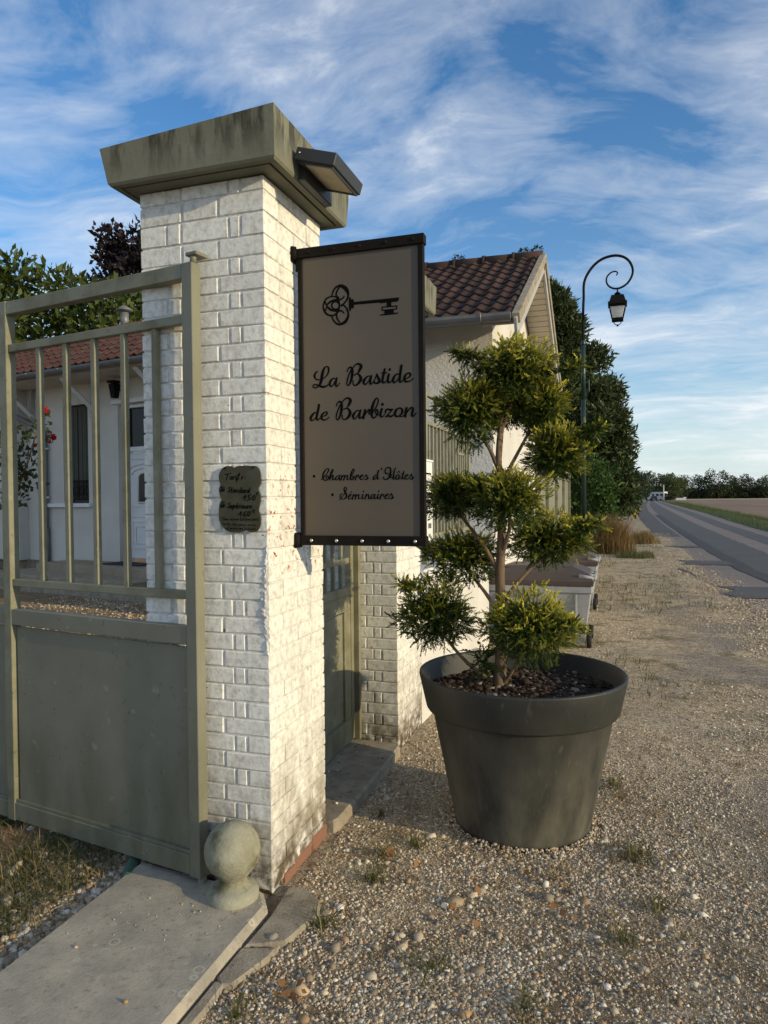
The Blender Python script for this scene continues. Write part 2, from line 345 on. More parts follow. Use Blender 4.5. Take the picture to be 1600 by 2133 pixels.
# lettering traced as pen strokes: x, z, width in tenths of a millimetre
L_NAME_A=[[1060,20670,38,970,20610,61,910,20490,73,960,20370,53,1060,20320,43,1190,20320,33,1320,20360,33,1450,20460,43,1540,20600,58,1550,20770,58,1470,20840,38,1370,20790,61,1290,20630,91,1250,20460,99,1220,20280,99,1160,20140,84,1080,20050,53,930,19990,43,840,20060,38,880,20120,43,1000,20120,46,1140,20060,68,1300,20010,73,1450,20040,53,1550,20110,30],[1820,20320,45,1760,20340,38,1660,20270,68,1590,20140,83,1620,20030,60,1690,20020,45,1790,20130,38,1880,20300,45],[1910,20340,60,1860,20170,83,1860,20040,68,1920,20000,45,2030,20130,33],[2360,20570,38,2400,20670,42,2480,20740,53,2550,20720,68,2590,20640,90,2590,20490,93,2560,20290,90,2500,20120,67,2410,20000,42,2350,20070,37,2370,20210,48,2420,20380,45,2500,20560,42,2630,20720,37,2760,20840,48,2880,20850,67,2980,20760,97,2930,20630,90,2850,20490,45],[2680,20410,45,2800,20460,45,2910,20380,75,2960,20250,104,2890,20110,89,2780,20010,57,2670,20000,42,2620,20080,37,2630,20190,37],[3340,20330,42,3260,20330,42,3160,20250,67,3080,20130,89,3110,20020,59,3190,20020,42,3300,20140,33,3390,20310,42],[3420,20340,59,3370,20180,82,3360,20040,67,3400,20000,44,3510,20100,30],[3500,20090,30,3590,20240,41,3660,20400,44],[3660,20390,41,3700,20260,74,3750,20140,89,3720,20050,81,3620,20020,52,3530,20070,44],[3530,20110,59,3540,20050,59,3630,20020,44,3760,20040,37,3850,20090,29],[3990,20580,59,3950,20410,81,3900,20220,81,3890,20080,74,3950,20020,52,4060,20100,29],[3860,20420,41,4070,20420,41],[4160,20350,74,4120,20190,81,4120,20050,73,4180,20020,47,4290,20100,29],[4200,20540,88,4200,20540,88],[4570,20320,41,4490,20340,41,4400,20260,66,4340,20140,88,4350,20020,59,4430,20020,41,4550,20140,32,4610,20280,41],[4690,20660,81,4650,20420,81,4620,20210,80,4610,20050,73,4660,20010,47,4770,20100,29],[4770,20100,29,4910,20140,32,5030,20210,51,5060,20310,66,4970,20350,44,4860,20280,66,4810,20150,80,4850,20030,66,4950,20010,44,5070,20040,36,5180,20130,29]]
L_NAME_B=[[970,18950,42,900,18970,43,800,18880,76,720,18750,91,750,18650,61,830,18660,43,940,18760,33,1010,18920,42],[1100,19280,83,1050,19030,83,1000,18840,83,990,18690,68,1050,18660,45,1160,18750,30],[1160,18750,30,1310,18800,33,1420,18850,53,1460,18940,63,1380,18970,42,1260,18890,68,1200,18770,79,1240,18670,63,1360,18640,45,1470,18690,36,1560,18760,30],[1870,19190,38,1920,19300,42,2000,19370,53,2070,19350,67,2110,19260,90,2110,19120,93,2080,18910,90,2020,18740,67,1930,18620,42,1870,18690,37,1880,18830,48,1940,19010,45,2020,19180,42,2150,19350,37,2280,19470,48,2410,19490,67,2500,19390,97,2450,19260,89,2370,19120,45],[2200,19040,45,2320,19080,45,2430,19010,75,2480,18880,104,2410,18730,89,2300,18640,57,2190,18630,42,2140,18700,37,2150,18810,37],[2870,18950,41,2790,18970,42,2680,18880,67,2610,18760,89,2630,18650,59,2700,18640,42,2820,18780,33,2920,18950,41],[2940,18970,59,2890,18820,81,2880,18670,67,2930,18650,44,3050,18740,30],[3130,18970,74,3090,18810,81,3050,18650,89],[3090,18720,37,3180,18860,44,3290,18970,59,3330,18960,66],[3320,18910,52,3290,18830,47,3350,18790,41,3420,18810,29],[3420,18790,29,3530,18950,41,3630,19100,44,3700,19290,44,3680,19400,41,3620,19420,37,3530,19300,66,3460,19120,88,3420,18950,88,3410,18790,81,3450,18660,59,3540,18640,44,3630,18740,41,3680,18870,51,3640,18970,44,3590,18910,41,3590,18810,41,3660,18750,41,3770,18760,32],[3850,18980,73,3800,18830,81,3790,18700,73,3850,18660,47,3940,18720,29,4000,18810,26],[3880,19170,91,3880,19160,91],[4010,18850,66,4020,18920,51,4090,18960,51,4200,18930,66,4320,18950,36],[4320,18950,32,4200,18830,41,4090,18720,41,4000,18650,37],[4000,18650,37,4120,18690,51,4230,18660,66,4320,18710,41,4380,18730,29],[4560,18980,41,4450,18900,73,4400,18760,87,4450,18660,61,4560,18660,44,4680,18750,65,4710,18880,73,4650,18970,51,4560,18980,41],[4560,18650,35,4690,18640,35,4810,18690,32],[4890,18970,73,4850,18810,80,4830,18640,87],[4840,18700,32,4950,18850,43,5070,18970,51,5150,18930,69,5130,18800,80,5110,18670,72,5170,18630,46,5290,18760,29]]
L_OFFER_A=[[840,16330,121,840,16320,121],[1660,15550,119,1660,15540,119],[1160,16170,27,1270,16270,33,1370,16360,33,1470,16490,42,1510,16590,42,1460,16630,30,1360,16570,42,1270,16440,53,1240,16290,57,1290,16170,42,1370,16140,33,1470,16190,42,1500,16280,45,1440,16330,33,1390,16270,42,1390,16200,33],[1610,16380,30,1700,16520,36,1700,16580,33,1650,16570,36,1590,16410,51,1560,16250,51,1550,16150,45],[1580,16220,24,1650,16340,36,1700,16340,48,1680,16220,48,1680,16160,42,1760,16200,24,1810,16250,21],[1970,16330,27,1920,16330,27,1850,16280,42,1800,16190,48,1840,16150,33,1920,16210,24,1990,16320,27],[2010,16350,39,1970,16230,48,1980,16150,39,2040,16180,24],[2100,16330,42,2070,16230,48,2040,16150,48],[2070,16210,24,2140,16320,33,2200,16330,42,2190,16220,45,2160,16140,45],[2190,16210,24,2270,16320,33,2340,16320,41,2320,16220,44,2320,16160,39,2380,16160,27,2460,16230,21],[2460,16230,21,2550,16380,30,2630,16510,32,2610,16590,30,2550,16530,38,2490,16380,50,2470,16230,50,2500,16150,38,2580,16170,32,2620,16280,32,2580,16310,27,2560,16240,27,2610,16220,27,2660,16240,21],[2730,16330,41,2700,16230,44,2680,16140,47],[2700,16220,24,2770,16320,35,2830,16330,38],[2820,16300,32,2830,16240,27,2880,16230,21],[2880,16230,21,2960,16270,26,3010,16320,35,2960,16340,26,2900,16270,41,2890,16180,41,2960,16150,29,3050,16190,21],[3050,16220,21,3120,16300,26,3160,16350,29],[3160,16350,29,3190,16270,41,3200,16190,47,3160,16150,35,3100,16160,32],[3100,16160,26,3190,16160,23,3270,16220,18],[3610,16320,26,3560,16320,26,3490,16260,41,3460,16170,47,3490,16140,32,3560,16190,23,3630,16300,26],[3680,16500,50,3640,16330,47,3630,16200,47,3640,16150,35,3720,16200,20],[3820,16590,44,3800,16520,23],[4050,16380,44,3990,16380,44,3960,16470,41,4000,16570,35,4090,16620,35,4180,16590,46,4200,16480,55,4180,16330,55,4120,16200,49,4020,16140,35,3930,16150,32,3890,16210,38,3900,16240,38],[4130,16280,23,4110,16340,23,4160,16370,23,4230,16330,23,4210,16260,23,4160,16230,23,4240,16210,26,4310,16190,26],[4420,16600,26,4360,16500,41,4330,16350,46,4310,16200,46,4310,16140,35,4390,16190,20],[4510,16330,26,4430,16260,41,4410,16170,43,4460,16130,29,4540,16200,40,4560,16280,38,4510,16330,26],[4480,16130,20,4570,16150,20,4650,16200,20],[4490,16390,23,4550,16460,26,4580,16400,23],[4750,16450,35,4710,16320,43,4680,16190,43,4700,16140,32,4780,16190,20],[4660,16350,23,4770,16360,23],[4780,16210,20,4870,16250,26,4920,16300,35,4870,16320,26,4810,16250,40,4800,16160,40,4860,16130,29,4960,16180,20],[4960,16180,20,5020,16260,26,5070,16340,29],[5070,16330,29,5090,16240,40,5120,16170,46,5080,16130,34,5010,16150,32],[5010,16140,23,5110,16140,23,5180,16200,17]]
L_OFFER_B=[[1970,15320,27,2070,15430,27,2200,15590,27,2280,15740,36,2280,15820,33,2220,15850,30,2180,15780,42,2200,15680,53,2270,15570,59,2270,15450,53,2190,15370,36,2070,15370,30,2000,15470,36,2040,15560,33,2100,15570,33],[2350,15420,21,2430,15470,27,2480,15530,35,2430,15560,27,2380,15480,41,2360,15390,41,2420,15360,30,2530,15420,21],[2510,15670,35,2470,15610,21],[2580,15540,41,2560,15440,44,2540,15350,44],[2560,15420,21,2640,15520,32,2690,15540,41,2680,15440,44,2660,15350,41],[2680,15420,21,2760,15520,32,2830,15530,41,2810,15430,44,2820,15370,35,2900,15400,21],[3000,15550,38,2970,15450,44,2970,15370,38,3040,15400,21],[3030,15670,53,3030,15660,53],[3150,15550,41,3110,15450,44,3090,15360,44],[3110,15420,21,3190,15520,32,3250,15530,41,3250,15440,44,3250,15360,35,3330,15410,20],[3480,15530,26,3430,15540,26,3370,15470,41,3350,15390,44,3390,15360,29,3460,15430,23,3500,15530,26],[3530,15540,38,3490,15440,47,3500,15360,35,3590,15410,20],[3670,15540,38,3630,15440,44,3630,15360,35,3710,15410,20],[3680,15670,52,3680,15660,52],[3800,15540,41,3760,15440,44,3740,15350,44],[3760,15410,20,3840,15530,32,3890,15530,38],[3890,15510,29,3890,15450,23,3940,15440,20],[3940,15440,20,4030,15480,26,4090,15540,35,4030,15550,26,3970,15480,41,3950,15390,41,4020,15360,29,4120,15420,20],[4120,15420,20,4180,15510,26,4220,15580,29],[4220,15570,29,4250,15490,41,4270,15410,46,4230,15360,35,4150,15370,29],[4150,15360,23,4260,15360,23,4340,15430,17]]
L_KEY=[[1720,23710,51,1810,23940,63,1960,24070,74,2160,24080,113,2360,23930,141,2450,23710,85,2390,23500,62,2240,23340,62,2150,23280,70],[2070,24040,57,1960,23890,62,1920,23740,62,1990,23570,68,2130,23540,56,2240,23600,51,2270,23660,40],[2010,23620,85,1870,23670,51,1660,23690,51,1450,23590,63,1340,23330,57,1420,23080,74,1590,22940,62,1800,22920,62,1940,22990,73,2000,23110,73],[2060,23290,62,2030,23200,62,1940,23150,62,1840,23160,62,1750,23230,62,1720,23320,62,1750,23420,62,1840,23470,62,1940,23460,62,2030,23390,62,2060,23290,62],[1510,23380,57,1660,23480,74,1860,23540,62,2010,23500,85,2060,23320,62],[1510,23320,57,1650,23170,79,1860,23090,62,2000,23110,85,2060,23260,62],[1410,23530,63,1480,23370,51,1510,23320,45,1460,23180,57,1400,23140,68],[1710,22890,51,1800,22700,56,1940,22560,62,2110,22530,84,2320,22620,112,2440,22830,78,2410,23070,62,2270,23270,56,2150,23310,56],[2060,22610,50,1960,22760,62,1930,22930,62,2000,23050,68,2150,23070,56,2260,22960,45],[3900,23060,39,4220,23050,38,4520,23050,38],[4520,23050,38,4520,22990,38,4510,22930,38],[4510,22930,38,4220,22930,38,3900,22930,39],[3900,22930,39,3900,23000,39,3900,23060,39],[3840,22750,44,4190,22750,44,4550,22760,44]]
L_KEYPOLY=[[2500,23600,2560,23590,2570,23500,2690,23490,2690,23130,2570,23120,2550,23020,2500,23020,2470,23150,2470,23490],[2690,23380,4620,23380,4610,23290,4550,23220,3830,23220,3780,23250,2680,23260],[4100,23230,4290,23230,4290,23060,4100,23060],[4000,22930,4390,22920,4390,22750,3990,22750]]
L_TARIF=[[-1770,16370,38,-1680,16390,38,-1600,16380,38,-1500,16420,38],[-1630,16380,38,-1680,16270,38,-1720,16160,38],[-1460,16270,37,-1510,16280,38,-1560,16230,38,-1530,16170,38,-1480,16210,37,-1460,16270,37],[-1450,16280,37,-1470,16190,37,-1450,16180,37],[-1400,16280,37,-1410,16170,37],[-1400,16240,37,-1360,16280,37,-1330,16270,37],[-1280,16280,37,-1290,16180,37,-1270,16170,37],[-1260,16340,37,-1260,16340,37],[-1200,16250,37,-1130,16350,37,-1120,16400,37,-1160,16370,37,-1210,16230,37,-1270,16070,37],[-1220,16180,37,-1160,16190,37],[-980,16280,37,-1040,16260,37,-1000,16210,37,-1060,16170,37],[-880,16270,37,-880,16270,37],[-890,16190,37,-890,16200,37],[-1940,15870,32,-1970,15890,32,-2010,15800,32,-2000,15710,32,-1960,15740,32],[-1900,15900,32,-1940,15710,32],[-1930,15770,32,-1900,15810,32,-1900,15710,32],[-1820,15900,32,-1850,15710,32],[-1840,15770,32,-1810,15800,32,-1810,15740,32,-1850,15720,32],[-1540,15870,36,-1610,15840,36,-1570,15760,36,-1610,15690,36,-1660,15690,36],[-1470,15850,36,-1510,15690,36,-1470,15670,36],[-1520,15780,36,-1440,15790,36],[-1330,15760,36,-1370,15770,36,-1420,15720,36,-1400,15670,36,-1350,15710,36,-1330,15760,36],[-1320,15770,36,-1350,15690,36,-1320,15670,36],[-1280,15760,36,-1300,15660,36],[-1290,15720,36,-1240,15760,36,-1210,15740,36,-1220,15670,36,-1200,15660,36],[-1060,15750,36,-1110,15760,36,-1150,15710,36,-1130,15660,36,-1080,15690,36,-1060,15750,36],[-1040,15860,36,-1080,15670,36,-1060,15650,36],[-930,15740,36,-970,15750,36,-1020,15700,36,-1000,15650,36,-950,15690,36,-930,15740,36],[-920,15750,36,-950,15670,36,-920,15650,36],[-880,15740,36,-890,15640,36],[-880,15700,36,-850,15740,36,-820,15730,36],[-700,15730,36,-740,15740,36,-780,15690,36,-770,15640,36,-720,15680,36,-700,15730,36],[-670,15840,36,-710,15660,36,-690,15640,36],[-970,15430,39,-860,15560,38,-910,15360,39],[-630,15560,38,-730,15550,38,-760,15470,38,-680,15460,38,-690,15390,38,-790,15360,38],[-490,15540,38,-570,15460,38,-550,15360,38,-480,15390,38,-450,15490,38,-490,15540,38],[-320,15650,28,-370,15640,28,-390,15570,28,-340,15540,28],[-400,15610,28,-340,15620,28],[-1940,15270,32,-1970,15300,32,-2020,15180,32,-2010,15080,32,-1960,15120,32],[-1900,15310,32,-1950,15080,32],[-1940,15150,32,-1900,15200,32,-1900,15080,32],[-1820,15310,32,-1860,15080,32],[-1850,15150,32,-1810,15190,32,-1810,15120,32,-1860,15090,32],[-1550,15260,36,-1620,15230,36,-1590,15150,36,-1620,15080,36,-1670,15080,36],[-1530,15160,36,-1550,15080,36,-1520,15060,36,-1480,15100,36,-1470,15160,36],[-1470,15160,36,-1480,15060,36],[-1410,15160,36,-1450,14970,36],[-1410,15130,36,-1370,15160,36,-1340,15120,36,-1390,15060,36,-1420,15080,36],[-1290,15110,36,-1240,15120,36,-1240,15160,36,-1270,15150,36,-1290,15100,36,-1270,15050,36,-1220,15070,36],[-1250,15190,36,-1210,15240,36],[-1170,15150,36,-1180,15050,36],[-1170,15110,36,-1130,15150,36,-1110,15140,36],[-1070,15150,36,-1080,15060,36,-1070,15050,36],[-1060,15200,36,-1060,15200,36],[-1020,15100,36,-970,15110,36,-960,15150,36,-1000,15140,36,-1020,15090,36,-1000,15050,36,-950,15070,36],[-900,15140,36,-910,15060,36,-880,15040,36,-840,15080,36,-830,15140,36],[-830,15140,36,-840,15040,36],[-780,15140,36,-790,15040,36],[-780,15100,36,-740,15140,36,-720,15130,36],[-680,15090,36,-630,15100,36,-630,15140,36,-670,15130,36,-690,15080,36,-670,15040,36,-620,15060,35],[-1160,14790,39,-1060,14930,39,-1100,14730,39],[-850,14930,38,-950,14840,39,-980,14760,39,-920,14730,39,-880,14780,39,-950,14810,39],[-720,14920,38,-790,14840,38,-780,14740,38,-720,14770,38,-690,14870,38,-720,14920,38],[-470,14980,31,-540,14970,31,-560,14890,31,-500,14860,31],[-580,14940,31,-500,14940,31],[-1930,14670,19,-1890,14680,19,-1850,14680,19,-1800,14700,19],[-1860,14680,19,-1890,14630,19,-1910,14580,19],[-1790,14630,19,-1810,14630,19,-1830,14610,19,-1820,14590,19,-1800,14600,19,-1790,14630,19],[-1780,14630,19,-1790,14590,19,-1780,14590,19],[-1760,14630,19,-1730,14580,19],[-1720,14630,19,-1770,14580,19],[-1690,14610,19,-1660,14610,19,-1660,14630,19,-1680,14630,19,-1690,14600,19,-1680,14580,19,-1650,14590,19],[-1540,14630,19,-1560,14620,19,-1550,14600,19,-1570,14580,19],[-1500,14610,19,-1470,14610,19,-1470,14630,19,-1490,14630,19,-1500,14600,19,-1490,14580,19,-1460,14590,19],[-1470,14640,19,-1450,14670,19],[-1410,14630,19,-1430,14540,19,-1450,14550,19],[-1410,14650,19,-1400,14660,19],[-1340,14630,19,-1360,14610,19,-1350,14580,19,-1320,14610,19,-1340,14630,19],[-1290,14630,19,-1290,14590,19,-1280,14580,19,-1260,14600,19,-1250,14630,19],[-1250,14630,19,-1250,14580,19],[-1220,14630,19,-1220,14580,19],[-1220,14610,19,-1200,14630,19,-1180,14620,19],[-1110,14650,19,-1090,14670,19,-1080,14640,19,-1120,14580,19,-1080,14580,19],[-1050,14580,19,-1060,14560,19],[-970,14670,19,-1000,14660,19,-1010,14630,19,-990,14630,19,-990,14590,19,-1030,14580,19],[-890,14660,19,-930,14650,19,-940,14610,19,-910,14590,19],[-950,14640,19,-910,14640,19],[-850,14670,19,-890,14560,19],[-830,14620,19,-850,14530,19],[-830,14610,19,-810,14620,19,-800,14610,19,-820,14580,19,-840,14590,19],[-760,14600,19,-730,14600,18,-730,14620,18,-750,14620,19,-770,14600,19,-750,14580,19,-730,14590,18],[-700,14620,18,-700,14580,18],[-700,14600,18,-680,14620,18,-660,14620,18],[-610,14620,18,-640,14610,18,-620,14590,18,-640,14580,18],[-540,14670,18,-580,14560,18],[-530,14620,18,-530,14570,18],[-530,14600,18,-500,14620,18,-490,14610,18,-490,14580,18,-480,14570,18],[-460,14620,18,-460,14580,18,-450,14570,18,-430,14590,18,-420,14620,18],[-420,14620,18,-420,14570,18],[-390,14620,18,-390,14580,18,-380,14570,18],[-380,14640,18,-380,14650,18],[-330,14660,18,-350,14580,18,-340,14570,18],[-360,14620,18,-320,14630,18],[-1870,14480,17,-1890,14390,17],[-1880,14470,17,-1840,14470,17,-1850,14440,17,-1890,14430,17],[-1810,14410,17,-1770,14410,17,-1770,14430,17,-1800,14430,17,-1810,14400,17,-1790,14390,17,-1760,14400,17],[-1710,14470,17,-1730,14390,17,-1710,14380,17],[-1740,14440,17,-1690,14440,17],[-1670,14430,17,-1680,14390,17,-1670,14380,17],[-1670,14450,17,-1660,14460,17],[-1620,14470,17,-1640,14390,17,-1620,14380,17],[-1650,14430,17,-1600,14440,17],[-1550,14430,17,-1580,14420,17,-1560,14400,17,-1590,14380,17],[-1410,14420,17,-1430,14430,17,-1460,14400,17,-1450,14380,17,-1420,14400,17,-1410,14420,17],[-1400,14470,17,-1420,14390,17,-1400,14380,17],[-1380,14400,17,-1350,14400,17,-1350,14420,17,-1370,14420,17,-1380,14390,17,-1370,14380,17,-1340,14390,17],[-1360,14440,17,-1330,14460,17],[-1290,14420,17,-1310,14340,17,-1330,14340,17],[-1280,14450,17,-1280,14450,17],[-1230,14400,17,-1200,14400,17,-1200,14420,17,-1220,14410,17,-1230,14390,17,-1220,14370,17,-1190,14380,17],[-1150,14420,17,-1160,14380,17,-1140,14370,17,-1120,14390,17,-1110,14420,17],[-1110,14420,17,-1120,14370,17],[-1080,14420,17,-1090,14370,17],[-1080,14400,17,-1050,14420,17,-1040,14410,17,-1040,14370,17,-1030,14370,17],[-1000,14390,17,-970,14400,17,-970,14410,17,-990,14410,17,-1000,14390,17,-990,14370,17,-960,14380,17],[-930,14410,17,-930,14360,17],[-930,14390,17,-910,14410,17,-890,14410,17],[-830,14410,17,-860,14400,17,-840,14380,17,-870,14360,17],[-740,14410,17,-750,14370,17,-740,14360,17],[-740,14430,17,-730,14430,17],[-710,14410,17,-720,14360,17],[-710,14390,17,-690,14410,17,-670,14400,17,-670,14360,17,-660,14360,17],[-590,14400,17,-620,14400,17,-640,14380,17,-620,14360,17,-600,14370,17],[-540,14450,17,-560,14360,17,-540,14360,17],[-520,14400,17,-530,14360,17,-510,14350,17,-490,14370,17,-480,14400,17],[-480,14400,17,-480,14360,17],[-410,14400,17,-440,14390,17,-420,14370,17,-450,14350,17],[-1760,14270,17,-1760,14230,17,-1740,14260,17,-1730,14230,17,-1710,14270,17],[-1680,14270,17,-1690,14230,17,-1680,14230,17],[-1680,14290,17,-1680,14300,17],[-1660,14260,17,-1630,14300,17,-1620,14320,17,-1640,14310,17,-1660,14250,17,-1680,14190,17],[-1670,14230,17,-1640,14240,17],[-1600,14270,17,-1600,14230,17,-1600,14230,17],[-1590,14290,17,-1590,14290,17],[-1500,14270,17,-1520,14270,17,-1540,14250,17,-1530,14230,17,-1500,14270,17,-1520,14190,17,-1540,14200,17],[-1480,14270,17,-1480,14230,17],[-1480,14250,17,-1460,14270,17,-1450,14260,17],[-1400,14260,17,-1410,14270,17,-1430,14250,17,-1430,14220,17,-1400,14240,17,-1400,14260,17],[-1390,14270,17,-1400,14230,17,-1390,14230,17],[-1360,14300,17,-1370,14230,17,-1360,14220,17],[-1380,14270,17,-1350,14270,17],[-1330,14260,17,-1340,14230,17,-1330,14220,17,-1310,14240,17,-1300,14270,17],[-1300,14270,17,-1310,14220,17],[-1270,14260,17,-1280,14230,17,-1270,14220,17],[-1270,14280,17,-1270,14290,17],[-1230,14300,17,-1250,14230,17,-1230,14220,17],[-1250,14270,17,-1220,14270,17],[-1130,14260,17,-1150,14260,17,-1170,14240,17,-1160,14220,17,-1140,14240,17,-1130,14260,17],[-1120,14300,17,-1140,14230,17,-1130,14220,17],[-1080,14260,17,-1090,14260,17,-1110,14240,17,-1100,14220,17,-1080,14230,17,-1080,14260,17],[-1070,14260,17,-1080,14230,17,-1070,14220,17],[-1060,14260,17,-1060,14220,17],[-1060,14240,17,-1040,14260,17,-1020,14250,17,-1030,14220,17,-1020,14220,17],[-970,14260,17,-990,14250,17,-980,14230,17,-1000,14220,17],[-890,14300,17,-900,14220,17,-890,14210,17],[-840,14250,17,-850,14250,17,-870,14230,17,-870,14210,17,-840,14230,17,-840,14250,17],[-830,14250,17,-840,14220,17,-830,14210,17],[-750,14250,17,-770,14250,17,-780,14230,17,-770,14210,17,-750,14220,17],[-710,14290,17,-730,14210,17],[-720,14230,17,-700,14250,17,-700,14210,17],[-630,14250,17,-650,14250,17,-660,14230,17,-660,14210,17,-640,14220,17,-630,14250,17],[-630,14250,17,-630,14220,17,-620,14210,17],[-610,14250,17,-610,14210,17],[-610,14230,17,-590,14250,17,-590,14240,17,-590,14210,17],[-590,14230,17,-570,14250,17,-560,14240,17,-570,14210,17],[-520,14290,17,-540,14200,17],[-530,14230,17,-510,14240,17,-510,14220,17,-540,14210,17],[-480,14250,17,-480,14200,17],[-480,14230,17,-460,14250,17,-450,14240,17],[-430,14220,17,-410,14230,17,-410,14240,17,-420,14240,17,-430,14220,17,-420,14200,17,-400,14210,17]]
L_PLAQUE=[(-1760,16690),(-1630,16700),(-1510,16690),(-1380,16630),(-1250,16680),(-1060,16700),(-840,16700),(-610,16690),(-430,16670),(-310,16580),(-240,16410),(-220,16200),(-210,16060),(-270,15920),(-330,15800),(-290,15670),(-240,15530),(-240,15370),(-270,15230),(-310,15070),(-330,14950),(-290,14850),(-250,14700),(-250,14530),(-270,14360),(-350,14220),(-440,14140),(-600,14100),(-740,14120),(-880,14180),(-1040,14140),(-1260,14100),(-1480,14100),(-1670,14130),(-1830,14230),(-1960,14370),(-2050,14530),(-2080,14640),(-2080,14860),(-2060,15070),(-1990,15240),(-1950,15380),(-2010,15520),(-2050,15660),(-2050,15810),(-1990,15980),(-2040,16120),(-2060,16300),(-2020,16440),(-1910,16600)]
# ------------------------------------------------------------- ground, road, field
def grid_mesh(name,xs,ys,zf,m,kind='structure'):
    X,Y=np.meshgrid(xs,ys); V=np.stack([X,Y,zf(X,Y)],-1).reshape(-1,3); nx,ny=len(xs),len(ys)
    i=np.arange(nx-1)[None,:]+np.arange(ny-1)[:,None]*nx; F=np.stack([i,i+1,i+nx+1,i+nx],-1).reshape(-1,4)
    o=link(name,np_mesh(name,V,F,m,smooth=True)); tag(o,kind=kind); return o
def vnoise(x,y,s,seed=0):
    """cheap smooth value noise on arrays"""
    x=np.asarray(x)*s+seed*17.3; y=np.asarray(y)*s+seed*5.7; xi=np.floor(x).astype(int); yi=np.floor(y).astype(int); fx=x-xi; fy=y-yi
    fx=fx*fx*(3-2*fx); fy=fy*fy*(3-2*fy)
    def h(a,b):
        n=(a*374761393+b*668265263)&0xffffffff; n=((n^(n>>13))*1274126177)&0xffffffff; return ((n^(n>>16))&0xffff)/65535.
    return (h(xi,yi)*(1-fx)+h(xi+1,yi)*fx)*(1-fy)+(h(xi,yi+1)*(1-fx)+h(xi+1,yi+1)*fx)*fy
def fbm(x,y,s,seed=0): return sum(vnoise(x,y,s*2**k,seed+k)*.5**(k+1) for k in range(4))/.94
# road edges (x at given y) read off the place: left edge and right edge
RY=[-30,-4,7,10,14,25,40,74,127,200,300,420]; RL=[3.3,3.2,3.0,2.85,2.55,2.55,2.55,2.85,4.4,7.6,11.5,12.5]; RR=[7.3,7.1,7.0,6.95,6.9,6.95,7.35,8.6,10.0,11.8,15.5,16.5]
rl=lambda y:np.interp(y,RY,RL); rr=lambda y:np.interp(y,RY,RR)
def ground_cols(N,L,noise,rng,mix,mul,vec,col,P):
    sp=N.new('ShaderNodeSeparateXYZ'); L.new(vec,sp.inputs[0]); X,Y=sp.outputs[0],sp.outputs[1]
    c=mix(rng(noise(1.3,6),.38,.62),(.56,.44,.285),(.41,.315,.20))                       # trodden sandy verge
    c=mix(rng(noise(14,6),.45,.62),c,(.66,.54,.37))
    c=mix(mul(rng(noise(3.2,7),.52,.62),rng(Y,1.5,4)),c,(.17,.145,.065))                    # scattered thin turf
    c=mix(mul(rng(noise(1.1,5),.46,.56),mul(rng(X,1.0,2.3),rng(Y,13,8))),c,(.25,.225,.20))           # crumbled tarmac edge
    c=mix(mul(rng(noise(55,5),.47,.64),.85),c,(.12,.088,.055)); c=mix(mul(rng(noise(170,4),.55,.62),.8),c,(.78,.70,.56)); c=mix(mul(rng(noise(21,6),.54,.60),.55),c,(.17,.12,.07)); c=mix(mul(rng(noise(90,4),.58,.64),.9),c,(.10,.075,.05))
    near=mul(rng(Y,1.7,-.2),.85); c=mix(mul(near,rng(noise(5,6),.35,.6)),c,(.165,.118,.07))   # darker earth under the loose gravel
    c=mix(mul(rng(X,-.62,-.75),.9),c,mix(rng(noise(7,6),.4,.6),(.30,.20,.11),(.16,.11,.06)))         # courtyard soil and straw
    return c
M_ground=mat('gravel_and_sandy_earth',(.3,.25,.17),rough=.95,bump=.016,bs=70,bd=8,spec=.1,extra=ground_cols)
def nonuni(a,b,c,n1,far,n2): return np.concatenate([-np.geomspace(-a if a<0 else 1,far,n2)[::-1] if False else np.linspace(-far,a,n2,endpoint=False),np.linspace(a,b,n1,endpoint=False),np.linspace(b,c,n2)])
def zg(X,Y):
    z=(fbm(X,Y,1.4,3)-.5)*.035+(fbm(X,Y,.35,5)-.5)*.05
    k=np.clip((3.2-X)/.5,0,1)*np.clip((X+30)/5,0,1)*np.clip((40-Y)/10,0,1); z=z*k
    flat=np.exp(-((X+.25)**2/.5+(Y+.0)**2/1.2)**2); z=z*(1-.85*flat)
    pot=np.exp(-((X-.84)**2+(Y-.94)**2)/.3); z=z*(1-.8*pot)
    return z-.012+.012*np.clip((X-1.6)/.8,0,1)*np.clip((45-Y)/5,0,1)+np.where(X>3.0,-.03,0)
gx=np.concatenate([[-3000,-800,-200,-80],np.linspace(-30,-4,40,endpoint=False),np.linspace(-4,3.6,120,endpoint=False),np.linspace(3.6,12,8),[30,100,400,1200,3000]])
gy=np.concatenate([[-300,-60,-20],np.linspace(-6,8,180,endpoint=False),np.linspace(8,40,60,endpoint=False),[45,60,90,150,300,600,1200,3000,5000]])
grid_mesh('ground',gx,gy,zg,M_ground)
def ribbon(name,ys,fl,fr,z,m,nx=9,kind='structure',wob=0,woby=0):
    V=[];F=[]
    for j,y in enumerate(ys):
        a,b=fl(y),fr(y)
        if wob: a+=wob*(fbm(y,0.,1.6,11)-.5)*2; b+=wob*(fbm(y,9.,1.6,12)-.5)*2
        for i in range(nx): xx=a+(b-a)*i/(nx-1); V.append((xx,y+(woby*(float(fbm(xx,float(ys[0]) if j<len(ys)/2 else float(ys[-1]),2.2,15))-.5)*2 if woby else 0),z))
    for j in range(len(ys)-1):
        for i in range(nx-1): q=j*nx+i; F.append((q,q+1,q+nx+1,q+nx))
    o=link(name,np_mesh(name,np.array(V),np.array(F),m)); return tag(o,kind=kind)
ysr=np.concatenate([np.linspace(-30,2,17,endpoint=False),np.linspace(2,60,230,endpoint=False),np.linspace(60,420,60)])
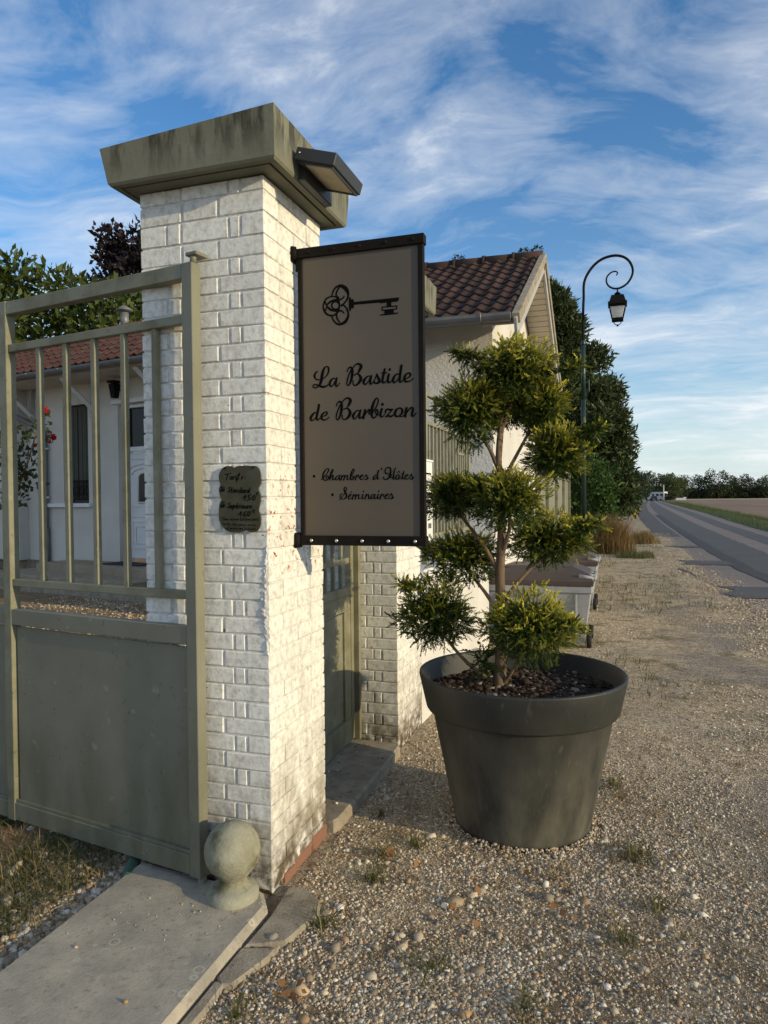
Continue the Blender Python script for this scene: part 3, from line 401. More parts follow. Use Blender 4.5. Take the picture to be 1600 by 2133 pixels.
M_road=mat('old_pinkish_asphalt',(.225,.185,.165),(.18,.155,.14),ns=.9,rough=.9,bump=.004,bs=140,bd=4,dirt=((.28,.245,.215),60,.55,.7))
M_tar=mat('dark_asphalt_patch',(.088,.089,.090),(.105,.104,.10),ns=1.1,rough=.85,bump=.003,bs=160,dirt=((.10,.098,.092),50,.58,.75))
M_tard=mat('fresh_tar_seam',(.052,.052,.053),(.07,.068,.066),ns=3,rough=.8,bump=.003,bs=120)
ribbon('road',ysr,rl,rr,.004,M_road,wob=.22)
f=lambda t:(lambda y:rl(y)+(rr(y)-rl(y))*t)
ribbon('asphalt_patch',[y for y in ysr if y>4],f(.30),f(.55),.008,M_tar,5,wob=.05)          # long repair strips down the lane
ribbon('asphalt_patch',[y for y in ysr if y>4],f(.70),f(.86),.008,M_tar,5,wob=.06)
ribbon('tar_seam',[y for y in ysr if 6<y<60],f(.235),f(.31),.012,M_tard,3,wob=.05)
ribbon('asphalt_patch',[y for y in ysr if y>=26],f(.01),f(.20),.008,M_tar,4,wob=.04)
for a,b,t in ((9.2,10.7,.27),(14.6,15.7,.24),(20.2,21.0,.23)):
    ribbon('asphalt_patch',np.linspace(a,b,22),lambda y:rl(y)+.10+.10*math.sin(y*5+1),f(t),.0165,M_tar,24,wob=.14,woby=.16)
# right-hand turf strip and ploughed field
M_turf=mat('roadside_turf',(.055,.085,.022),(.085,.10,.032),ns=1.5,rough=.95,bump=.03,bs=20)
M_field=mat('ploughed_earth',(.27,.18,.115),(.19,.125,.08),ns=.12,rough=.95,bump=.06,bs=6,bd=5,stretch=(1,.12,1))
M_stub=mat('pale_stubble',(.46,.37,.22),(.40,.32,.19),ns=.2,rough=.95)
fe=lambda y:rr(y)+np.interp(y,[0,43,111,234,420],[2.4,2.3,1.9,1.8,1.8])
def mound(name,ys,fl,fr,m,hz,nx=7):
    V=[];F=[]
    for y in ys:
        a,b=fl(y),fr(y)
        for i in range(nx):
            t=i/(nx-1); V.append((a+(b-a)*t,y,.006+hz*math.sin(math.pi*min(1,t*1.1))*(.7+.6*vnoise(y,t*3,.4,4))))
    for j in range(len(ys)-1):
        for i in range(nx-1): q=j*nx+i; F.append((q,q+1,q+nx+1,q+nx))
    return tag(link(name,np_mesh(name,np.array(V),np.array(F),m,smooth=True)),kind='structure')
mound('turf_verge',[y for y in ysr if y>4],rr,fe,M_turf,.12)
ribbon('ploughed_field',np.linspace(4,330,120),lambda y:fe(y)-.05,lambda y:260.,.05,M_field,6)
ribbon('stubble_field',np.linspace(255,420,30),lambda y:fe(y)+4,lambda y:260.,.10,M_stub,6)
# ------------------------------------------------------------- brick pillars
_bm={}
def brick_mesh(dx,dy,dz,m):
    k=(round(dx,3),round(dy,3),round(dz,3),random.randrange(3))
    if k not in _bm:
        b=MB().box((-dx/2,-dy/2,-dz/2),(dx/2,dy/2,dz/2),.0030)
        b.v=[(x+random.uniform(-.0013,.0013),y+random.uniform(-.0013,.0013),z+random.uniform(-.0013,.0013)) for x,y,z in b.v]
        _bm[k]=b.mesh('brick',m)
    return _bm[k]
COURSES=[.067]*37+[.077,.087,.083,.058]
def brick_pillar(t,y0,W_,D_,courses):
    """face A looks to -Y at y0, face B looks to +X at x=0; laid in two alternating rows"""
    n=0; z=0; H=sum(courses); J=.0115
    core=MB().box((-W_+.006,y0+.0052,-.05),(-.0050,y0+D_-.006,H)); wpart(core,'mortar',M_brickcore,t)
    for r,h in enumerate(courses):
        bz=h-.0068; zc=z+.0068+bz/2; L=[]
        if r%2==0:
            xs=[.096,.040,.212,.055]; w=[(0,.096,D_*.48),(.096+J,.040,.09),(.136+2*J,.212-J*.6,.09),(.348+2.4*J,.055,.09),(.403+3.4*J,W_-.403-3.4*J,.21)]
            for o,l,d in w: L.append((-o-l,-o,y0,y0+d))
            L.append((-.1,0,y0+D_*.48+J,y0+D_))
        else:
            w=[(0,.195,.125),(.195+J,.152,.09),(.347+2*J,W_-.347-2*J,.1)]
            for o,l,d in w: L.append((-o-l,-o,y0,y0+d))
            L.append((-.1,0,y0+.125+J,y0+.387)); L.append((-.1,0,y0+.387+J,y0+D_))
        for x0,x1,a,b in L:
            o=link('brick',brick_mesh(x1-x0,b-a,bz,M_brick),t)
            o.location=Vector(((x0+x1)/2+random.uniform(-.0012,.0012),(a+b)/2+random.uniform(-.0012,.0012),zc+random.uniform(-.001,.001)))-t.location
            o.rotation_euler=(random.uniform(-.006,.006),random.uniform(-.004,.004),random.uniform(-.006,.006)); n+=1
        z+=h
    return n
def pillar_cap(t,dy,z0):
    x0,x1,y0,y1=-.632,.097,-.100+dy,.622+dy; zt=(2.938,2.984,2.984,2.938); R=[]
    def rg(o,z): R.append((x0-o,x1+o,y0-o,y1+o,z))
    R.append((-.4,-.1,.15+dy,.40+dy,(3.0,3.01,3.01,3.0))); R.append((x0-.030,x1-.002,y0-.002,y1+.036,tuple(z+.004 for z in zt))); R.append((x0-.036,x1+.003,y0-.007,y1+.042,zt))
    rg(.003,z0+.010); rg(-.004,z0); rg(-.030,z0); rg(-.030,z0+.012); rg(-.041,z0+.012); rg(-.041,z0); rg(-.09,z0)
    wpart(MB().rings(R),'cap',M_cap,t)
t=thing('brick_pillar','tall white painted brick gate pillar carrying the hanging sign and rates plaque','gate pillar',(-.28,.27,0))
NB=brick_pillar(t,0,.561,.541,COURSES); pillar_cap(t,0,2.788)
# bare red footing brick under face B and the broken, lumpy corner
b=MB()
for a,c in ((.10,.20),(.21,.37),(.38,.535)): b.box((-.09,a,-.07),(.006+random.uniform(0,.008),c,.010+a*.07+random.uniform(0,.008)),.007)
wpart(b,'bare_footing',M_terracotta,t)
def lumpy():
    ns,nz=13,150; V=[];F=[]
    for j in range(nz):
        z=.93+.43*j/(nz-1); wd=.030*(math.sin(math.pi*(j+.5)/nz)**.6)*(.35+1.1*vnoise(z*70,3,1.,2))
        for i in range(ns):
            u=i/(ns-1); x=-wd*(1-u)-.0005
            d=.0055*math.sin(math.pi*min(1,.12+u*.9))*(-.3+2.2*float(fbm(x,z,130,6))) if 0<j<nz-1 else 0
            V.append((x+(.004*vnoise(z*90,9,1.,3) if i==ns-1 else 0),-d+(.004 if i==0 else 0),z))
    for j in range(nz-1):
        for i in range(ns-1): q=j*ns+i; F.append((q,q+1,q+ns+1,q+ns))
    M=at0(t); V=[tuple(M@Vector(v)) for v in V]
    link('broken_corner',np_mesh('broken_corner',np.array(V),np.array(F),M_brickcore,smooth=False),t)
lumpy()
t2=thing('brick_pillar','second white brick pillar behind the small tree between side gate and railings','gate pillar',(-.28,1.95,0))
brick_pillar(t2,1.682,.561,.541,COURSES); pillar_cap(t2,1.682,2.788)
# ------------------------------------------------------------- flood lamp on the cap
t=thing('flood_lamp','anthracite box flood lamp fixed to the side of the pillar cap','lamp',(.115,.33,2.87))
def slab(u0,u1,w0,w1,h0,h1):  # local: x out from the cap, y along, tilted down outward
    a=rad(-17); M=Matrix.Translation((.112,0,2.858))@Matrix.Rotation(-a,4,'Y')
    return M,(u0,w0,h0),(u1,w1,h1)
LY0,LY1=.045,.335
M,a,b=slab(0,.172,LY0,LY1,-.012,.036); mb=MB().box(a,b,.003,M); wpart(mb,'housing',M_anth,t)
mb=MB()
for q in ((.02,.165,LY0+.010,LY0+.022,-.020,-.012),(.02,.165,LY1-.022,LY1-.010,-.020,-.012),(.02,.032,LY0+.022,LY1-.022,-.020,-.012),(.153,.165,LY0+.022,LY1-.022,-.020,-.012)):
    M,a,b=slab(*q); mb.box(a,b,0,M)
wpart(mb,'cover_frame',M_anth,t)
M,a,b=slab(.032,.153,LY0+.022,LY1-.022,-.0155,-.012); wpart(MB().box(a,b,0,M),'frosted_cover',M_diff,t)
mb=MB().box((.095,LY0+.06,2.79),(.128,LY1+.05,2.865),.004); wpart(mb,'wall_bracket',M_anth,t)
mb=MB(); mb.lathe([(.004,0),(.004,.002),(.0,.003)],8,(0,0,0),True,Matrix.Translation((.132,LY0-.0005,2.866))@Matrix.Rotation(rad(90),4,'X')); wpart(mb,'screw',M_steel,t)
# ------------------------------------------------------------- hanging sign
SYc=.265
t=thing('hanging_sign','taupe hanging sign with black key emblem and script lettering on the brick pillar','sign',(.29,SYc,1.37))
wpart(MB().box((.0405,SYc-.007,1.3845),(.5415,SYc+.007,2.5385),.001),'panel',M_taupe,t)
mb=MB().box((.022,SYc-.014,1.362),(.041,SYc+.014,2.560),.002).box((.541,SYc-.014,1.362),(.563,SYc+.014,2.560),.002); wpart(mb,'side_frame',M_black,t)
for z in (1.345,2.538):
    o=wpart(MB().box((.010,SYc-.020,z),(.568,SYc+.020,z+.040),.002),'top_bar' if z>2 else 'bottom_bar',M_black,t)
    for i in range(5):
        s=MB().lathe([(.0075,0),(.007,.003),(.003,.0055),(0,.006)],10,(0,0,0),True,Matrix.Translation((.075+i*.112,SYc-.020,z+.02))@Matrix.Rotation(rad(90),4,'X'))
        wpart(s,'screw',M_steel if z<2 else M_black,t)
    mb=MB().box((-.004,SYc-.028,z-.012),(.010,SYc+.034,z+.052),.003); mb.tube([(.012,SYc-.024,z-.006),(.012,SYc-.024,z+.046)],.011,10)
    if z>2: mb.tube([(.020,SYc-.005,z-.05),(.020,SYc-.005,z+.0)],.010,10)
    wpart(mb,'wall_bracket',M_black,t)
for d in (L_NAME_A,L_NAME_B,L_OFFER_A[2:],L_OFFER_B): strokes('lettering',d,M_print,t,SYc-.0076,bold=1.32)
for d in L_OFFER_A[:2]: strokes('bullet',[d],M_print,t,SYc-.0076)
strokes('key_emblem',L_KEY,M_print,t,SYc-.0076,L_KEYPOLY,bold=1.2)
# ------------------------------------------------------------- rates plaque
t=thing('rates_plaque','dark olive wavy plaque with handwritten room rates on the brick pillar','plaque',(-.115,-.008,1.54))
P=[(a*1e-4,b*1e-4) for a,b in L_PLAQUE]; n=len(P)
P=[tuple(p) for p in catmull(P+[P[0]],3)[:-1]]
mb=MB().prism(P,.007,Matrix(((1,0,0,0),(0,0,1,-.0115),(0,1,0,0),(0,0,0,1))))
M_plq=mat('olive_slate_plaque',(.045,.042,.022),(.075,.08,.05),ns=14,lo=.45,hi=.8,rough=.45,spec=.35)
wpart(mb,'board',M_plq,t)
strokes('lettering',L_TARIF,M_print,t,-.0121,seg=3)
for x in (-.178,-.052): wpart(MB().lathe([(.005,0),(.004,.004),(0,.005)],8,(0,0,0),True,Matrix.Translation((x,-.0115,1.662))@Matrix.Rotation(rad(90),4,'X')),'nail',M_black,t)
# ------------------------------------------------------------- carriage gate (open leaf)
t=thing('metal_gate','open olive painted metal gate leaf with railings above a sheet panel','gate',(-.287,-.080,0),math.atan2(.2,-1.143)-math.pi)
# local: -x runs along the leaf from the hinge, -y faces the road
def gb(s0,s1,z0,z1,name,m=None,y0=0,y1=.05,c=.0025):
    return MB().box((-s1,y0,z0),(-s0,y1,z1),c).build(name,m or M_gate,t)
gb(-.017,.037,.050,2.458,'hinge_stile'); gb(1.118,1.170,.05,2.462,'middle_stile',M_gate_y); gb(2.20,2.25,.05,2.46,'end_stile',M_gate_y)
for k,(a,b) in enumerate(((.037,1.118),(1.170,2.20))):
    gb(a,b,2.400,2.458,'top_rail',M_gate_y,.002,.048); gb(a,b,2.228,2.264,'upper_rail',M_gate_y,.010,.042); gb(a,b,1.146,1.180,'lower_rail',M_gate_y,.010,.042); gb(a,b,.968,1.040,'lock_rail',None,.002,.048)
    gb(a,b,.055,.135,'bottom_rail',None,.002,.048)
    gb(a+.012,b-.012,.138,.958,'sheet_panel',None,.020,.026)
    mb=MB().box((-b,.008,.135),(-a,.019,.150),.001); mb.build('glazing_bead',M_gate,t)
    n=5
    for i in range(n):
        s=.037+1.053*(i+.93)/(n+.9) if k==0 else a+(b-a)*(i+1)/(n+1)
        gb(s-.0125,s+.0125,1.180,2.228,'bar',M_gate_y,.0135,.0385,.0015)
mb=MB().tube([(0.004,.025,2.458),(.004,.025,2.500)],.013,10).box((-.022,.008,2.486),(.035,.075,2.500),.002); mb.build('hinge_pin',M_gate,t)
mb=MB().lathe([(.030,-.02),(.030,.012),(.018,.030),(.018,.052)],14,(.006,.025,0)); mb.build('pivot',M_gate,t)
# ------------------------------------------------------------- ball stone
t=thing('ball_bollard','weathered stone ball on a short neck guarding the pillar foot','stone bollard',(-.108,-.112,.03))
prof=[(.098,-.03),(.098,.020),(.092,.034),(.072,.042),(.058,.050),(.052,.064),(.054,.078),(.064,.088)]
for k in range(1,13):
    a=-math.pi/2+math.pi*(k+2.2)/14.2; prof.append((.106*math.cos(a),.178+.106*math.sin(a)))
prof.append((0,.284)); MB().lathe(prof,40).build('ball',M_ball,t)
# ------------------------------------------------------------- threshold slab, paving scraps, side-gate sill
def slab_bump(name,poly,z0,z1,m,label=None,cat=None,bev=.008,lip=True):
    bm=bmesh.new(); vs=[bm.verts.new((x,y,z0)) for x,y in poly]; f=bm.faces.new(vs); r=bmesh.ops.extrude_face_region(bm,geom=[f])
    for v in [g for g in r['geom'] if isinstance(g,bmesh.types.BMVert)]: v.co.z=z1
    bmesh.ops.recalc_face_normals(bm,faces=bm.faces)
    ed=[e for e in bm.edges if all(v.co.z>z1-1e-6 for v in e.verts)]
    bmesh.ops.bevel(bm,geom=ed,offset=bev,segments=1,affect='EDGES')
    me=bpy.data.meshes.new(name); bm.to_mesh(me); bm.free(); me.materials.append(m); o=link(name,me)
    if label: tag(o,label,cat)
    return o
def slab_mat(N,L,noise,rng,mix,mul,vec,col,P):
    vo=N.new('ShaderNodeTexVoronoi'); vo.feature='F1'; vo.inputs['Scale'].default_value=13; L.new(vec,vo.inputs['Vector'])
    d=vo.outputs['Distance']; ring=mul(rng(d,.17,.21),rng(d,.27,.22)); pick=rng(noise(3.3,3),.47,.53)
    c=mix(mul(mul(ring,pick),.75),col,(.52,.49,.39))
    return c
M_slab=mat('comb_dressed_stone',(.43,.375,.29),(.29,.26,.21),ns=7,rough=.88,bump=.0018,bs=90,bd=8,dirt=((.22,.20,.165),40,.55,.75),extra=slab_mat)
o=slab_bump('stone_threshold',[(-.60,-3.2),(.058,-3.2),(.055,-.9),(.048,-.13),(-.02,-.035),(-.26,-.02),(-.62,.02)],-.12,.030,M_slab,'long worn grey stone threshold slab below the open gate and stone ball','threshold',.018)
for poly,z,lab in (([(.063,-.335),(.066,-.15),(.045,.05),(.10,.075),(.205,.0),(.232,-.08),(.19,-.27),(.12,-.31)],.006,'broken flat concrete paving piece touching the foot of the brick pillar'),
    ([(.058,-.50),(.058,-.345),(.115,-.325),(.178,-.30),(.172,-.37),(.125,-.52),(.09,-.535)],.005,'broken flat paving piece halfway along the stone threshold edge'),
    ([(.062,-.86),(.060,-.515),(.10,-.52),(.105,-.65),(.098,-.80)],.004,'broken paving sliver at the bottom of the picture beside the threshold')):
    slab_bump('paving_piece',poly,-.05,z,M_conc,lab,'paving stone',.007)
slab_bump('side_gate_sill',[(-.62,.56),(.028,.56),(.045,.60),(.040,1.30),(.028,1.62),(-.02,1.67),(-.62,1.67)],-.10,.042,M_conc,'worn concrete step of the side gate between the two brick pillars','doorstep',.012)
# ------------------------------------------------------------- side gate
t=thing('side_gate','narrow olive side gate with sheet panel and bars between the two brick pillars','gate',(-.285,1.1,.05))
def sg(y0,y1,z0,z1,name,x0=-.305,x1=-.265,m=None): return wpart(MB().box((x0,y0,z0),(x1,y1,z1),.002),name,m or M_gate_y,t)
sg(1.640,1.676,.05,2.30,'jamb',-.30,-.235); sg(.545,.580,.05,2.30,'jamb',-.30,-.235)
sg(1.588,1.632,.06,2.25,'stile'); sg(.588,.632,.06,2.25,'stile')
sg(.632,1.588,.955,1.005,'lock_rail'); sg(.632,1.588,1.145,1.178,'bar_rail',-.295,-.275); sg(.632,1.588,2.19,2.25,'top_rail'); sg(.632,1.588,.06,.20,'bottom_rail')
sg(.632,1.588,.86,.955,'frieze_panel',-.292,-.272); sg(.745,1.480,.21,.85,'sheet_panel',-.292,-.280); sg(.632,.740,.20,.86,'panel_border',-.295,-.270); sg(1.488,1.588,.20,.86,'panel_border',-.295,-.270)
for i in range(7): y=.632+.956*(i+1)/8; sg(y-.011,y+.011,1.005,2.19,'bar',-.296,-.274)
# ------------------------------------------------------------- pot
PX,PY=.845,.945
t=thing('plant_pot','big dark grey round plastic pot with a wide rim on the gravel','plant pot',(PX,PY,-.005))
MB().lathe([(.0,.006),(.308,.0),(.318,.012),(.322,.03),(.425,.545),(.428,.555)],64).build('body',M_pot,t)
MB().lathe([(.430,.548),(.446,.546),(.453,.556),(.486,.706),(.485,.714),(.474,.716),(.468,.706),(.440,.56),(.432,.55)],64).build('rim',M_pot,t)
nr,na=14,40; V=[];F=[]
for i in range(nr):
    r=.463*(i/(nr-1))
    for k in range(na):
        a=2*math.pi*k/na; x,y=r*math.cos(a),r*math.sin(a); V.append((x,y,.615+.035*fbm(x+9,y+9,7,1)+.012*(fbm(x+5,y+5,40,2)-.5)-.02*(r/.46)**2))
for i in range(nr-1):
    for k in range(na): F.append((i*na+k,i*na+(k+1)%na,(i+1)*na+(k+1)%na,(i+1)*na+k))
o=link('soil',np_mesh('soil',np.array(V),np.array(F),M_soil),t)
def chips_mesh(n,cx,cy,R,zf,smin,smax,flat=.4):
    """little angular bits strewn in a disc"""
    C=[];
    r=R*np.sqrt(RNG.random(n)); a=RNG.random(n)*2*np.pi; P=np.stack([cx+r*np.cos(a),cy+r*np.sin(a)],1); return P
ICO_V=np.array([(0,.526,.851),(0,-.526,.851),(0,.526,-.851),(0,-.526,-.851),(.526,.851,0),(-.526,.851,0),(.526,-.851,0),(-.526,-.851,0),(.851,0,.526),(-.851,0,.526),(.851,0,-.526),(-.851,0,-.526)])
ICO_F=np.array([(0,1,8),(0,9,1),(0,8,4),(0,4,5),(0,5,9),(1,7,6),(1,6,8),(1,9,7),(2,10,3),(2,3,11),(2,4,10),(2,5,4),(2,11,5),(3,6,7),(3,10,6),(3,7,11),(4,8,10),(5,11,9),(6,10,8),(7,9,11)])
def pebbles(P,Z,S,flat=(.4,.85),jit=.33):
    """P (n,2), Z (n) ground height, S (n) radii -> vertex and face arrays of irregular stones"""
    n=len(P); v=ICO_V[None]*(1+RNG.uniform(-jit,jit,(n,12,1)))
    sc_=np.stack([RNG.uniform(.75,1.25,n),RNG.uniform(.65,1.0,n),RNG.uniform(*flat,n)],1)[:,None,:]; v=v*sc_
    a=RNG.uniform(0,2*np.pi,n); c,s=np.cos(a)[:,None],np.sin(a)[:,None]; tl=RNG.normal(0,.25,n)[:,None]
    x,y,z=v[...,0],v[...,1],v[...,2]; z2=z+x*tl; x2=x-z*tl; X=x2*c-y*s; Y=x2*s+y*c
    v=np.stack([X,Y,z2],-1)*S[:,None,None]; v[...,0]+=P[:,0,None]; v[...,1]+=P[:,1,None]; v[...,2]+=(Z+S*sc_[:,0,2]*.35)[:,None]
    F=(ICO_F[None]+np.arange(n)[:,None,None]*12).reshape(-1,3); return v.reshape(-1,3),F
n=2600; P=chips_mesh(n,0,0,.45,None,0,0); Z=.615+.035*fbm(P[:,0]+9,P[:,1]+9,7,1)-.02*(np.hypot(P[:,0],P[:,1])/.46)**2
V,F=pebbles(P,Z,RNG.gamma(3,.0026,n)+.002,(.25,.6),.35)
M_mulch=mat('bark_chips',(.05,.03,.02),island=[(.018,.011,.008),(.035,.020,.013),(.06,.034,.02),(.03,.02,.014),(.05,.03,.018),(.022,.014,.01),(.30,.27,.22)],rough=.9)
tag(link('bark_mulch',np_mesh('bark_mulch',V,F,M_mulch),t),kind='stuff')
# ------------------------------------------------------------- leaves
def leaf_mat(name,cols,c2=None,trans=.25,rough=.55,attr=None):
    return mat(name,cols[0],c2,ns=3.5,lo=.4,hi=.65,rough=rough,island=cols,trans=trans,attr=attr,spec=.25)
def leaf_cloud(clumps,per,size,droop=.0,asp=.5,cup=.25,shell=.45,up=.3):
    """rhombic leaves (two bent triangles each) spread through ellipsoid clumps [(x,y,z,rx,ry,rz)]"""
    VV=[];FF=[];o=0
    for c in clumps:
        n=int(per*(c[3]*c[4]*c[5])**(2/3.)) if per<1e6 else 0
        n=max(n,12)
        d=unit(RNG.normal(size=(n,3))); r=RNG.uniform(shell,1.,n)**.6*(1+.12*RNG.normal(size=n)); p=np.array(c[:3])+d*r[:,None]*np.array(c[3:6])
        ax=unit(d*.7+RNG.normal(size=(n,3))*.7+np.array([0,0,up-droop])); s=unit(np.cross(ax,RNG.normal(size=(n,3)))); nn=np.cross(ax,s)
        L=(size*RNG.uniform(.6,1.35,n))[:,None]; w=L*asp*.5
        a=p; b=p+ax*L; m=p+ax*L*.45
        v=np.stack([a,m+s*w+nn*w*cup,b-np.array([0,0,droop])*L,m-s*w+nn*w*cup],1).reshape(-1,3)
        k=np.arange(n)[:,None]*4+o; FF.append(np.concatenate([k,k+1,k+2,k+3],1)); VV.append(v); o+=4*n
    return np.vstack(VV),np.vstack(FF)
def tree(name,label,loc,clumps,per,size,lm,limbs,trunk_r,group=None,cat='tree',**kw):
    """limbs: lists of world points from the trunk foot up; clumps in world metres"""
    t=thing(name,label,cat,loc,0,group); o=Vector(loc)
    mb=MB()
    for i,l in enumerate(limbs):
        r0=trunk_r if i==0 else trunk_r*.45; n=len(l); mb.tube(l,[max(.012,r0*(1-.8*k/(n-1))) for k in range(n)],7)
    wpart(mb,'trunk',M_trunk,t)
    V,F=leaf_cloud(clumps,per,size,**kw); V=V-np.array(loc)
    link('crown',np_mesh('crown',V,F,lm),t); return t
# ------------------------------------------------------------- cloud-pruned juniper in the pot
def sprigs(c,R,n,gold_sun,L0=.033,up=.26):
    """fan-shaped scale-leaf sprays pointing out of an ellipsoid pad"""
    d=unit(RNG.normal(size=(n,3))); r=np.where(RNG.random(n)<.34,RNG.uniform(.0,.62,n),RNG.uniform(.3,1.,n)**.5); inn=(r<.6)[:,None]
    lump=1+.16*np.sin(d[:,0]*5+c[0]*40)*np.sin(d[:,1]*5+c[2]*31)+.14*np.sin(d[:,2]*6+c[0]*23); base=np.array(c)+d*(r*lump)[:,None]*np.array(R)*1.0
    ax=unit(d*np.array([1.,1.,.8])+RNG.normal(size=(n,3))*np.where(inn,1.1,.52)+np.array([0,0,up])); s=unit(np.cross(ax,RNG.normal(size=(n,3)))); nn=np.cross(ax,s)
    L=L0*RNG.uniform(.65,1.35,n)*np.where(inn[:,0],1.35,1.)*(1+.35*(r>.9)); VV=[];A=[];sun_tip=np.clip((r-.55)/.42,0,1)*RNG.uniform(.3,1.25,n)**1.2*gold_sun*np.clip(.50+.65*d[:,2]+.25*d[:,0],.05,1.25)  # golden tips plus painted sunlight: brighter on top and sunward, dark inside
    segs=[]
    for k in range(6):
        t=.08+.155*k
        for sg in (-1,1):
            segs.append((t,sg*(.62-.05*k),.29-.028*k))
    segs.append((.86,0,.30))
    for t,an,l in segs:
        p=base+ax*(L*t)[:,None]-np.array([0,0,1])*(L*.10*t*t)[:,None]
        j=an+RNG.normal(0,.16,n); dirv=unit(ax*np.cos(j)[:,None]+s*np.sin(j)[:,None]+nn*RNG.normal(0,.28,n)[:,None]); w=unit(np.cross(dirv,nn))
        ll=(L*l)[:,None]; ww=(L*.062)[:,None]
        VV.append(np.stack([p-dirv*ll*.1,p+dirv*ll*.5+w*ww,p+dirv*ll,p+dirv*ll*.5-w*ww],1)); tw=np.clip(sun_tip*(.35+.75*t),0,1); A.append(np.repeat(tw[:,None],4,1)+np.array([0,.1,.25,.1])*tw[:,None])
    V=np.stack(VV,1).reshape(-1,3); A=np.clip(np.stack(A,1).reshape(-1),0,1); m=len(V)//4
    return V,(np.arange(m)[:,None]*4+np.arange(4)),A
M_jun=mat('juniper_foliage',(.024,.052,.009),(.050,.092,.015),ns=18,rough=.5,attr=('tip',(.64,.56,.06)),trans=.32,spec=.3)
t=thing('cloud_pruned_juniper','golden green cloud-pruned juniper with tufted pads growing in the dark pot','small tree',(.738,1.0,.60))
TR=[(.733,1.0,.585),(.744,1.0,.90),(.738,1.0,1.15),(.748,1.0,1.39),(.738,1.0,1.62),(.738,1.0,1.80),(.77,1.0,2.05)]
mb=MB().tube(catmull(TR,4),list(np.linspace(.030,.011,25)),12); mb.tube([(.733,1.0,.575),(.733,1.0,.64),(.736,1,.70)],[.048,.036,.029],12); wpart(mb,'trunk',M_bark,t)
PADS=[('A',(.815,1.0,2.16),(.165,.155,.15),1.15,560),('B',(.61,.97,1.955),(.155,.15,.155),.65,560),('C',(.76,1.03,2.0),(.15,.15,.13),.75,460),('D',(.92,1.0,1.975),(.125,.13,.13),.95,460),('E',(1.0,1.02,1.745),(.13,.13,.125),.95,460),
      ('F',(.515,.98,1.548),(.145,.14,.11),.62,460),('G',(.80,.93,1.53),(.165,.15,.14),.85,540),('H',(.96,1.02,1.325),(.175,.15,.12),1.0,500),('I',(.575,.95,1.255),(.19,.16,.12),.72,520),('J',(.42,.97,.96),(.185,.17,.175),.5,600),('K',(.90,.90,.93),(.205,.18,.155),1.2,680)]  # gold values also carry painted sunlight, higher on the sunlit pads
BR={'A':[(.745,1,1.85),(.80,1,2.0),(.83,1,2.12)],'B':[(.738,1,1.66),(.69,.99,1.78),(.63,.97,1.9)],'C':[(.738,1,1.7),(.75,1.01,1.85),(.765,1.02,1.95)],'D':[(.74,1,1.58),(.80,1.0,1.70),(.90,1.0,1.88)],'E':[(.745,1,1.45),(.86,1.01,1.56),(.97,1.02,1.68)],
    'F':[(.742,1,1.16),(.64,.99,1.33),(.55,.98,1.47)],'G':[(.746,1,1.25),(.79,.96,1.38),(.80,.94,1.47)],'H':[(.742,1,1.0),(.82,1.01,1.12),(.92,1.02,1.26)],'I':[(.742,1,.95),(.67,.98,1.07),(.60,.96,1.19)],'J':[(.730,1,.62),(.58,.98,.72),(.46,.97,.86)],'K':[(.745,.99,.62),(.80,.96,.70),(.87,.92,.82)]}
def deeper(c,Y): k=(Y+2.4922)/(c[1]+2.4922); C0=np.array((1.2952,-2.4922,1.5372)); return tuple(C0+(np.array(c)-C0)*k)
DEPTH={'J':1.06,'I':1.10,'H':1.15,'F':1.08,'D':1.10,'C':1.12,'E':1.08}
PADS=[(k,deeper(c,DEPTH[k]) if k in DEPTH else c,R,g,n) for k,c,R,g,n in PADS]
for k in BR: BR[k][-1]=tuple(np.array([q[1] for q in PADS if q[0]==k][0])-np.array((0,0,.06)))
for k,c,R,g,n in PADS:
    b=wpart(MB().tube(catmull(BR[k],4),list(np.linspace(.0125,.006,9)),7),'branch',M_bark,t)
    V,F,A=sprigs(c,R,int(n*4.6),g)
    # long wild shoots that break the outline
    for q in range(3):
        a=RNG.uniform(0,6.28); dv=np.array([math.cos(a),.3*math.sin(a),RNG.uniform(-.1,.5)]); p=np.array(c)+dv*np.array(R)*.85
        v2,f2,a2=sprigs(p+dv*.02,(.04,.03,.03),60,g*1.2,.040,.2); F=np.vstack([F,f2+len(V)]); V=np.vstack([V,v2]); A=np.concatenate([A,a2])
    link('foliage_pad',np_mesh('foliage_pad',V-np.array(t.location),F,M_jun,('tip',A)),t)
V,F,A=sprigs((.66,.98,.74),(.03,.03,.07),40,.4,.07); link('foliage_pad',np_mesh('foliage_pad',V-np.array(t.location),F,M_jun,('tip',A)),t)
for p,dr,ln in (((.62,.98,2.22),(-.9,0,.35),5),((1.05,1.0,2.13),(.9,0,.35),4),((1.12,1.02,1.83),(.95,0,.25),5),((1.09,1.02,1.38),(.95,0,.22),6),((.31,.97,1.08),(-.9,0,.4),4)):
    Vs=[];Fs=[];As=[];o=0
    for q in range(ln):
        v,f,a=sprigs(np.array(p)+np.array(dr)*.024*q,(.024-.003*q,.02,.018),34,1.3,.036,.25); Fs.append(f+o); Vs.append(v); As.append(a); o+=len(v)
    link('foliage_pad',np_mesh('foliage_pad',np.vstack(Vs)-np.array(t.location),np.vstack(Fs),M_jun,('tip',np.concatenate(As))),t)
